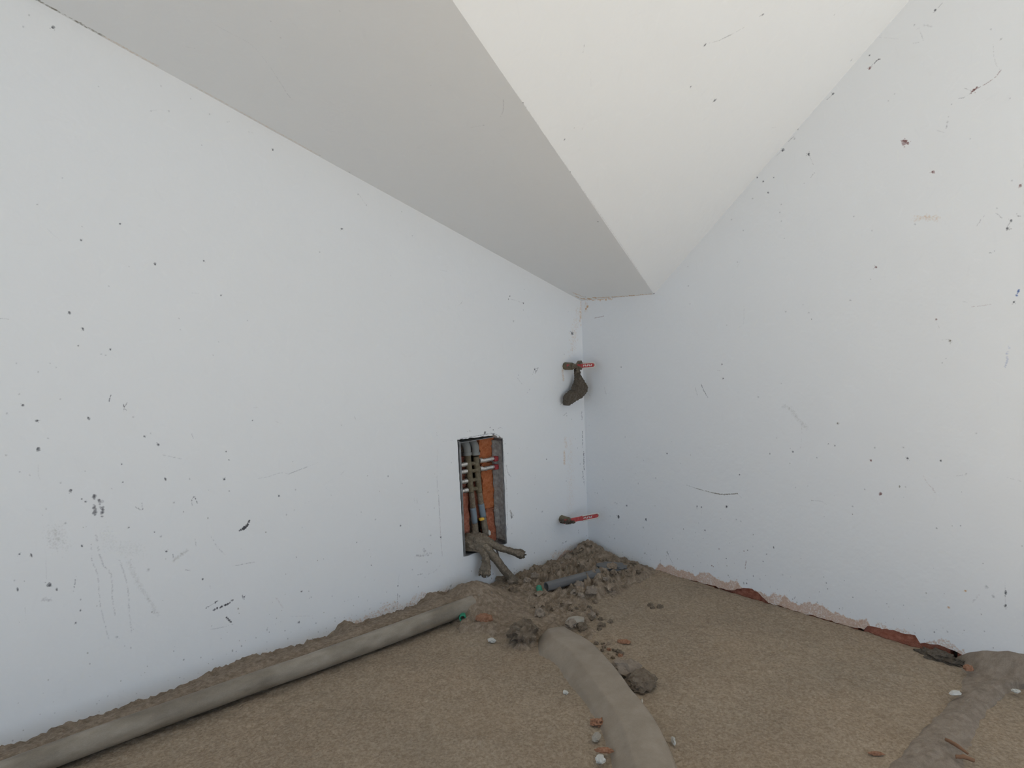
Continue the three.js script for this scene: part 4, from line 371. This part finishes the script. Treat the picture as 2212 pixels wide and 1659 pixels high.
// mud-caked hoses that droop out of the foot of the niche
const lumpMud = lump(51, 0.05, 0.036, 0.042, 0.28, 4); lumpMud.translate(-0.014, 0.135, 0.487);
tag(mesh('mud_plug', lumpMud, M.hose), 'rounded mud lump filling the lower end of the wall niche', 'mud');
function hose(name, label, pts, rad, frayDir, n, seed) {
  const g = group(name, ...pts[0]); const q = pts.map((p) => p.map((v, i) => v - pts[0][i])); tag(g, label, 'hose', null);
  mesh('tube', tube(q, rad, 0.14, seed, 50, 14), M.hose, g);
  if (n) {                                                                         // torn rim: a ring of short threads
    const e = new THREE.Vector3(...q[q.length - 1]), r = mulberry(seed), R = rad[rad.length - 1], bits = [], u = new THREE.Vector3(...frayDir).normalize(), v = u.clone().cross(new THREE.Vector3(1, 0.01, 0.02)).normalize(), w = u.clone().cross(v);
    for (let i = 0; i < n; i++) {
      const t = i / n * 6.283 + r() * 0.5, sp = R * (0.3 + 0.55 * Math.sqrt(r())), dx = Math.cos(t) * sp, dy = Math.sin(t) * sp;
      const b0 = e.clone().addScaledVector(u, -0.014).addScaledVector(v, dx * 0.9).addScaledVector(w, dy * 0.9), c = e.clone().addScaledVector(u, 0.001 + r() * 0.008).addScaledVector(v, dx * 1.12).addScaledVector(w, dy * 1.12);
      bits.push(tube([b0.toArray(), b0.clone().lerp(c, 0.5).toArray(), c.toArray()], [0.0034, 0.0032, 0.0022], 0.35, seed + i, 6, 6));
    }
    mesh('frayed_end', mergeGeometries(bits), M.hose, g);
  }
}
hose('muddy_hose', 'mud-caked hose with a flared end jutting sideways from the niche', [[-0.01, 0.150, 0.487], [0.03, 0.152, 0.480], [0.045, 0.128, 0.446], [0.05, 0.105, 0.40], [0.05, 0.085, 0.358]], [0.016, 0.013, 0.0105, 0.0095, 0.0145], [0.05, -0.45, -1], 26, 61);
hose('muddy_hose', 'short mud-caked hose with a frayed end hanging straight down the wall', [[-0.01, 0.140, 0.495], [0.03, 0.138, 0.501], [0.042, 0.105, 0.493], [0.042, 0.075, 0.495], [0.04, 0.058, 0.497]], [0.016, 0.015, 0.011, 0.013, 0.018], [0, -1, 0.1], 34, 62);
hose('muddy_hose', 'mud-caked hose slanting down from the niche into the mortar on the floor', [[-0.01, 0.150, 0.492], [0.03, 0.148, 0.498], [0.045, 0.115, 0.474], [0.05, 0.06, 0.434], [0.055, 0.015, 0.40], [0.06, -0.005, 0.38]], [0.015, 0.014, 0.0125, 0.012, 0.013, 0.016], null, 0, 63);
tag(mesh('iron_rod', tube([[0.045, 0.128, 0.452], [0.047, 0.095, 0.446], [0.046, 0.062, 0.43]], [0.0028, 0.0026, 0.0022], 0.2, 3, 16, 8), M.iron), 'thin dark rod dangling between the muddy hoses', 'rod');

// ---------------------------------------------------------------- valves in the corner
function valve(label, root, tip, muddy) {
  const g = group('ball_valve', 0.0, root[1], root[2]); tag(g, label, 'valve', 'ball valves in the corner');
  const a = new THREE.Vector3(...root), b = new THREE.Vector3(...tip), dir = b.clone().sub(a), L = dir.length(); dir.normalize();
  mesh('stem', mergeGeometries([cyl(0.013, 0.012, root[0], 'x', root[0] / 2, 0, 0, 8), cyl(0.009, 0.009, 0.01, 'x', root[0] + 0.002, 0, 0, 6)]), M.brass, g);
  // lever: pressed steel strip with a rolled rim and a rounded, holed end
  const s = new THREE.Shape(), hh = 0.0082; s.moveTo(-0.018, -hh * 0.75); s.lineTo(L * 0.35, -hh * 0.72); s.lineTo(L * 0.5, -hh); s.lineTo(L - hh, -hh); s.absarc(L - hh, 0, hh, -Math.PI / 2, Math.PI / 2, false); s.lineTo(L * 0.5, hh); s.lineTo(L * 0.35, hh * 0.72); s.lineTo(-0.018, hh * 0.75); s.closePath();
  const ho = new THREE.Path(); ho.absarc(L - hh - 0.001, 0, 0.0035, 0, 6.283, true); s.holes.push(ho);
  const face = new THREE.Vector3(0.45, 0, 0.9).normalize(), up = new THREE.Vector3();
  up.crossVectors(face, dir).normalize(); face.crossVectors(dir, up).normalize();
  const mx = new THREE.Matrix4().makeBasis(dir, up, face).setPosition(root[0], 0, 0);
  const lever = mesh('lever', new THREE.ExtrudeGeometry(s, { depth: 0.004, bevelEnabled: true, bevelSize: 0.0008, bevelThickness: 0.0008, bevelSegments: 2 }).applyMatrix4(mx), M.redWorn, g); lever.userData.label = 'worn red lever';
  const rimPts = []; for (let i = 0; i <= 30; i++) { const t = i / 30; rimPts.push(t < 0.4 ? [L * 0.45 + (L * 0.55 - hh) * (t / 0.4), -hh, 0.005] : t < 0.6 ? [L - hh + Math.sin((t - 0.4) / 0.2 * Math.PI) * hh, -Math.cos((t - 0.4) / 0.2 * Math.PI) * hh, 0.005] : [L - hh - (L * 0.55 - hh) * ((t - 0.6) / 0.4), hh, 0.005]); }
  mesh('rim', tube(rimPts, [0.0021, 0.0021], 0, 1, 60, 8).applyMatrix4(mx), M.pale, lever).userData.label = 'pale worn rim';
  const letters = []; for (let i = 0; i < 5; i++) { const q = rbox(0.0034, 0.0066, 0.0012, 0.0004); q.rotateZ(i % 2 ? 0.5 : -0.5); q.translate(L * 0.5 + i * 0.0062, 0, 0.0048); letters.push(q); }
  mesh('embossing', mergeGeometries(letters).applyMatrix4(mx), M.pale, lever).userData.label = 'worn pale embossed marks';
  const clods = (muddy ? [[0.1, 0.011, 0.010, -0.002], [0.32, 0.009, 0.0075, 0.009], [0.30, 0.008, 0.008, -0.010], [-0.14, 0.008, 0.007, -0.004], [0.22, 0.004, 0.010, -0.018]] : [[-0.02, 0.012, 0.010, -0.004], [-0.2, 0.008, 0.008, 0.001], [0.14, 0.007, 0.006, -0.007]]).map(([t, q, h, dy], i) => { const l = lump((muddy ? 71 : 81) + i, q, h, q, 0.6, 4, 2.8); l.translate(root[0] + dir.x * L * t + 0.004, dir.y * L * t + dy, dir.z * L * t + 0.004); return l; });
  mesh('mud', mergeGeometries(clods), muddy ? M.hose : M.nest, g).userData.label = 'dried mud caked on the valve';
}
valve('red lever valve in the corner high above the floor, caked with mud', [0.034, 0.652, 0.088], [0.089, 0.6545, 0.038], true);
valve('red lever valve in the corner just above the mortar heap', [0.034, 0.138, 0.128], [0.088, 0.1485, 0.039], false);
{
  const o = [[0.648, 0.066], [0.630, 0.063], [0.616, 0.056], [0.603, 0.042], [0.579, 0.026], [0.556, 0.031], [0.541, 0.058], [0.533, 0.085], [0.524, 0.113], [0.535, 0.121], [0.556, 0.117], [0.566, 0.101], [0.572, 0.090], [0.591, 0.076], [0.612, 0.068], [0.632, 0.073]];
  const cv = new THREE.CatmullRomCurve3(o.map(([y, z]) => new THREE.Vector3(-z, y, 0)), true), P2 = cv.getSpacedPoints(110).map((p) => new THREE.Vector2(p.x + 0.0026 * fbm(p.x * 130, p.y * 130, 2, 3), p.y + 0.0026 * fbm(p.x * 130, p.y * 130, 7, 3)));
  let g = new THREE.ExtrudeGeometry(new THREE.Shape(P2.slice(0, -1)), { depth: 0.010, bevelEnabled: true, bevelSize: 0.003, bevelThickness: 0.008, bevelSegments: 3, bevelOffset: -0.003, steps: 2 });
  g.rotateY(Math.PI / 2); g = mergeVertices(g.deleteAttribute('uv').deleteAttribute('normal'), 1e-5);
  const p = g.attributes.position; for (let i = 0; i < p.count; i++) { const x = p.getX(i), y = p.getY(i), z = p.getZ(i); p.setXYZ(i, 0.026 + x + 0.004 * fbm(x * 90, y * 60, z * 60, 3) - (0.58 - y) * 0.08, y + 0.003 * noise(y * 90, z * 90, 1), z + 0.003 * noise(y * 80, z * 80, 9)); }
  g = boxUV(toCreasedNormals(g, 0.8)); tag(mesh('mud_clump', g, M.nest), 'dark dried mud clump hanging below the upper red valve', 'mud');
}

// ---------------------------------------------------------------- rubble and litter
const onHeap = (x, z) => Math.max(floorY(x, z), heapY(x, z));
function piece(name, label, category, geo, m, x, y, z, turn = 0, grp, tilt = 0) { const o = mesh(name, geo, m); o.position.set(x, y, z); o.rotation.set(tilt, turn, 0); return tag(o, label, category, grp); }
const hollow = (r, t, len) => { const g = new THREE.LatheGeometry([[r - t, -len / 2], [r, -len / 2], [r, len / 2], [r - t, len / 2], [r - t, -len / 2]].map((p) => new THREE.Vector2(...p)), 24); g.rotateX(Math.PI / 2); return toCreasedNormals(g, 0.6); };
piece('pipe_fitting', 'green plastic pipe end poking out where the long pipe meets the heap', 'pipe fitting', hollow(0.0095, 0.003, 0.03), M.green, 0.157, 0.018, 0.672, 1.0);
piece('pipe_fitting', 'green plastic pipe end beside the dark grey pipe offcut in the heap', 'pipe fitting', hollow(0.0085, 0.003, 0.035), M.green, 0.178, onHeap(0.178, 0.405) + 0.004, 0.405, 0.9);
piece('pipe_offcut', 'dark grey pipe offcut lying across the mortar heap', 'pipe', hollow(0.0135, 0.003, 0.19), M.slate, 0.213, onHeap(0.213, 0.30) + 0.006, 0.300, -0.19, null, 0.0);
piece('slate_shard', 'flat dark shard leaning in the back of the mortar heap', 'shard', lump(81, 0.045, 0.012, 0.03, 0.3, 3), M.slate, 0.225, onHeap(0.225, 0.14) + 0.008, 0.140, 0.6);
piece('brick_fragment', 'small orange brick fragment beside the smooth mortar tongue', 'brick', lump(82, 0.024, 0.013, 0.014, 0.2, 3), M.dustyBrick, 0.214, onHeap(0.214, 0.642) + 0.004, 0.642, 0.7);
piece('stone', 'pale smooth stone lying between heap and cement strip', 'stone', lump(83, 0.016, 0.010, 0.026, 0.14, 3), M.stone, 0.392, onHeap(0.392, 0.478) + 0.008, 0.478, -0.5);
piece('plaster_chip', 'white plaster chip at the edge of the mortar heap', 'plaster chip', lump(84, 0.0109, 0.0055, 0.0078, 0.4, 2), M.white, 0.304, 0.004, 0.690, 0.4);
piece('plaster_chip', 'small white plaster chip beside the cement strip', 'plaster chip', lump(85, 0.0062, 0.0047, 0.0055, 0.4, 2), M.white, 0.604, 0.003, 0.733, 0);
piece('plaster_chip', 'flat white plaster chip on the edge of the grey mortar trail', 'plaster chip', lump(86, 0.0117, 0.0055, 0.0070, 0.25, 2), M.white, 1.178, 0.014, 0.190, 0.9);
piece('plaster_chip', 'white plaster chip wedged against the outer edge of the cement strip', 'plaster chip', lump(87, 0.0086, 0.0078, 0.0039, 0.25, 2), M.white, 0.868, 0.006, 0.716, -0.7);
piece('plaster_chip', 'tiny white plaster chip between mortar trail and right wall', 'plaster chip', lump(88, 0.0070, 0.0047, 0.0055, 0.3, 2), M.white, 1.256, 0.008, 0.085, 0.3);
piece('pebble', 'pale pebble beside the cement strip between two brick fragments', 'pebble', lump(89, 0.0075, 0.008, 0.0125, 0.2, 3), M.stone, 0.762, 0.009, 0.812, 0.3);
piece('brick_fragment', 'reddish broken brick fragment sunk beside the cement strip', 'brick', lump(90, 0.016, 0.008, 0.009, 0.5, 3, 2.4), M.dustyBrick, 0.730, 0.005, 0.770, 0.7);
piece('brick_fragment', 'brown brick stick with white plaster at the cement strip', 'brick', lump(91, 0.016, 0.0055, 0.006, 0.35, 3), M.dustyBrick, 0.804, 0.014, 0.838, 0.75);
piece('plaster_chip', 'white plaster bit under the brown brick stick', 'plaster chip', lump(92, 0.0101, 0.0070, 0.0094, 0.35, 2), M.white, 0.813, 0.010, 0.858, 0.2);
piece('brick_fragment', 'thin brown brick flake on open floor near the heap', 'brick', lump(93, 0.017, 0.006, 0.008, 0.25, 2), M.dustyBrick, 0.542, 0.003, 0.463, 0.5);
piece('mortar_chunk', 'cracked mortar chunk against the outer side of the cement strip', 'mortar chunk', lump(94, 0.038, 0.020, 0.028, 0.35, 4, 2.2), M.mortarGrey, 0.640, 0.008, 0.572, 0.4);
piece('mortar_chunk', 'dark rounded mortar chunk lying outside the cement strip', 'mortar chunk', lump(95, 0.030, 0.022, 0.036, 0.28, 4, 2.0), M.mortarDark, 0.697, 0.008, 0.592, 0.2);
piece('mortar_chunk', 'coarse crumbly mortar chunk at the heap end of cement strip', 'mortar chunk', lump(96, 0.034, 0.030, 0.044, 0.4, 4, 2.4), M.mortarDark, 0.352, onHeap(0.352, 0.628) + 0.002, 0.628, 0.4);
piece('mortar_chunk', 'mortar chunk coloured dark for the shaded hollow under the right wall', 'mortar chunk', lump(97, 0.046, 0.015, 0.020, 0.45, 4, 2.6), M.nest, 1.10, 0.000, 0.022, 0.0);  // dark colour stands in for the shade of a hollow in grey rubble
piece('brick_fragment', 'orange brick crumb on the mortar trail by the right wall', 'brick', lump(98, 0.010, 0.008, 0.010, 0.3, 2), M.dustyBrick, 1.166, 0.016, 0.064, 0.0);
piece('brick_fragment', 'thin orange brick sliver on the floor beside the mortar trail', 'brick', lump(99, 0.014, 0.004, 0.004, 0.3, 2), M.dustyBrick, 1.138, 0.003, 0.487, 0.75);
piece('wood_splinter', 'reddish wood splinter lying across the mortar trail', 'splinter', tube([[-0.022, 0, 0], [0, 0.003, 0.002], [0.022, 0, 0]], [0.003, 0.0035, 0.002], 0.2, 5, 12, 7), M.wood, 1.236, 0.017, 0.388, -0.45);
piece('wood_splinter', 'short dark wood splinter at the outer edge of mortar trail', 'splinter', tube([[-0.014, 0, 0], [0, 0.003, 0], [0.014, 0, 0]], [0.003, 0.004, 0.003], 0.2, 6, 12, 7), M.wood, 1.253, 0.010, 0.405, 0.4);
piece('wood_splinter', 'pale straw splinter beside the outer edge of cement strip', 'splinter', tube([[-0.012, 0, 0], [0, 0.002, 0], [0.012, 0, 0]], [0.0012, 0.0016, 0.001], 0.1, 7, 8, 6), M.pale, 0.745, 0.006, 0.652, -0.9);
{
  const kinds = [101, 102, 103, 104].map((s) => lump(s, 0.009, 0.0065, 0.0075, 0.35, 2)), r = mulberry(303);
  const tone = (m) => (m === M.mortarDark ? 'dark brown' : m === M.mortarGrey ? 'pale grey' : m === M.dustyBrick ? 'reddish' : 'brown');
  const crumb = (x, z, k, m, label, grp, y) => { label = (k > 1.3 ? 'large ' : k > 0.85 ? 'small ' : 'tiny ') + tone(m) + ' ' + label; const o = mesh('mortar_crumb', kinds[Math.floor(r() * 4)], m); o.position.set(x, y + 0.0015 * k, z); o.rotation.y = r() * 6; o.scale.setScalar(k); tag(o, label, 'crumb', grp); };
  for (let i = 0; i < 64; i++) { let x, z; do { x = 0.02 + r() * 0.40; z = 0.02 + r() * 0.5; } while (inHeap(x, z) < 0.015); crumb(x, z, 0.6 + r() * 1.5, r() < 0.45 ? M.mortar : r() < 0.5 ? M.mortarDark : M.mortarGrey, 'mortar crumb lying on the rough corner heap', 'crumbs on the corner heap', onHeap(x, z)); }
  for (let i = 0; i < 16; i++) { const x = 0.49 + r() * 0.09, z = 0.50 + r() * 0.035 - 0.01 + (x - 0.5) * 0.25; crumb(x, z, 0.35 + r() * 0.55, r() < 0.4 ? M.mortarDark : r() < 0.5 ? M.dustyBrick : M.mortar, 'crumb in the litter between heap and cement strip', 'crumbs by the cement strip', onHeap(x, z)); }
  for (const [x, z] of [[0.36, 0.39], [0.385, 0.405], [0.41, 0.40], [0.33, 0.41], [0.44, 0.43], [0.462, 0.245], [0.448, 0.235], [0.475, 0.228], [0.44, 0.395], [0.45, 0.45]]) crumb(x, z, 0.7 + r() * 0.7, M.mortarDark, 'mortar crumb on the floor beside the corner heap', 'dark crumbs beside the heap', onHeap(x, z));
}
renderer.render(scene, camera);
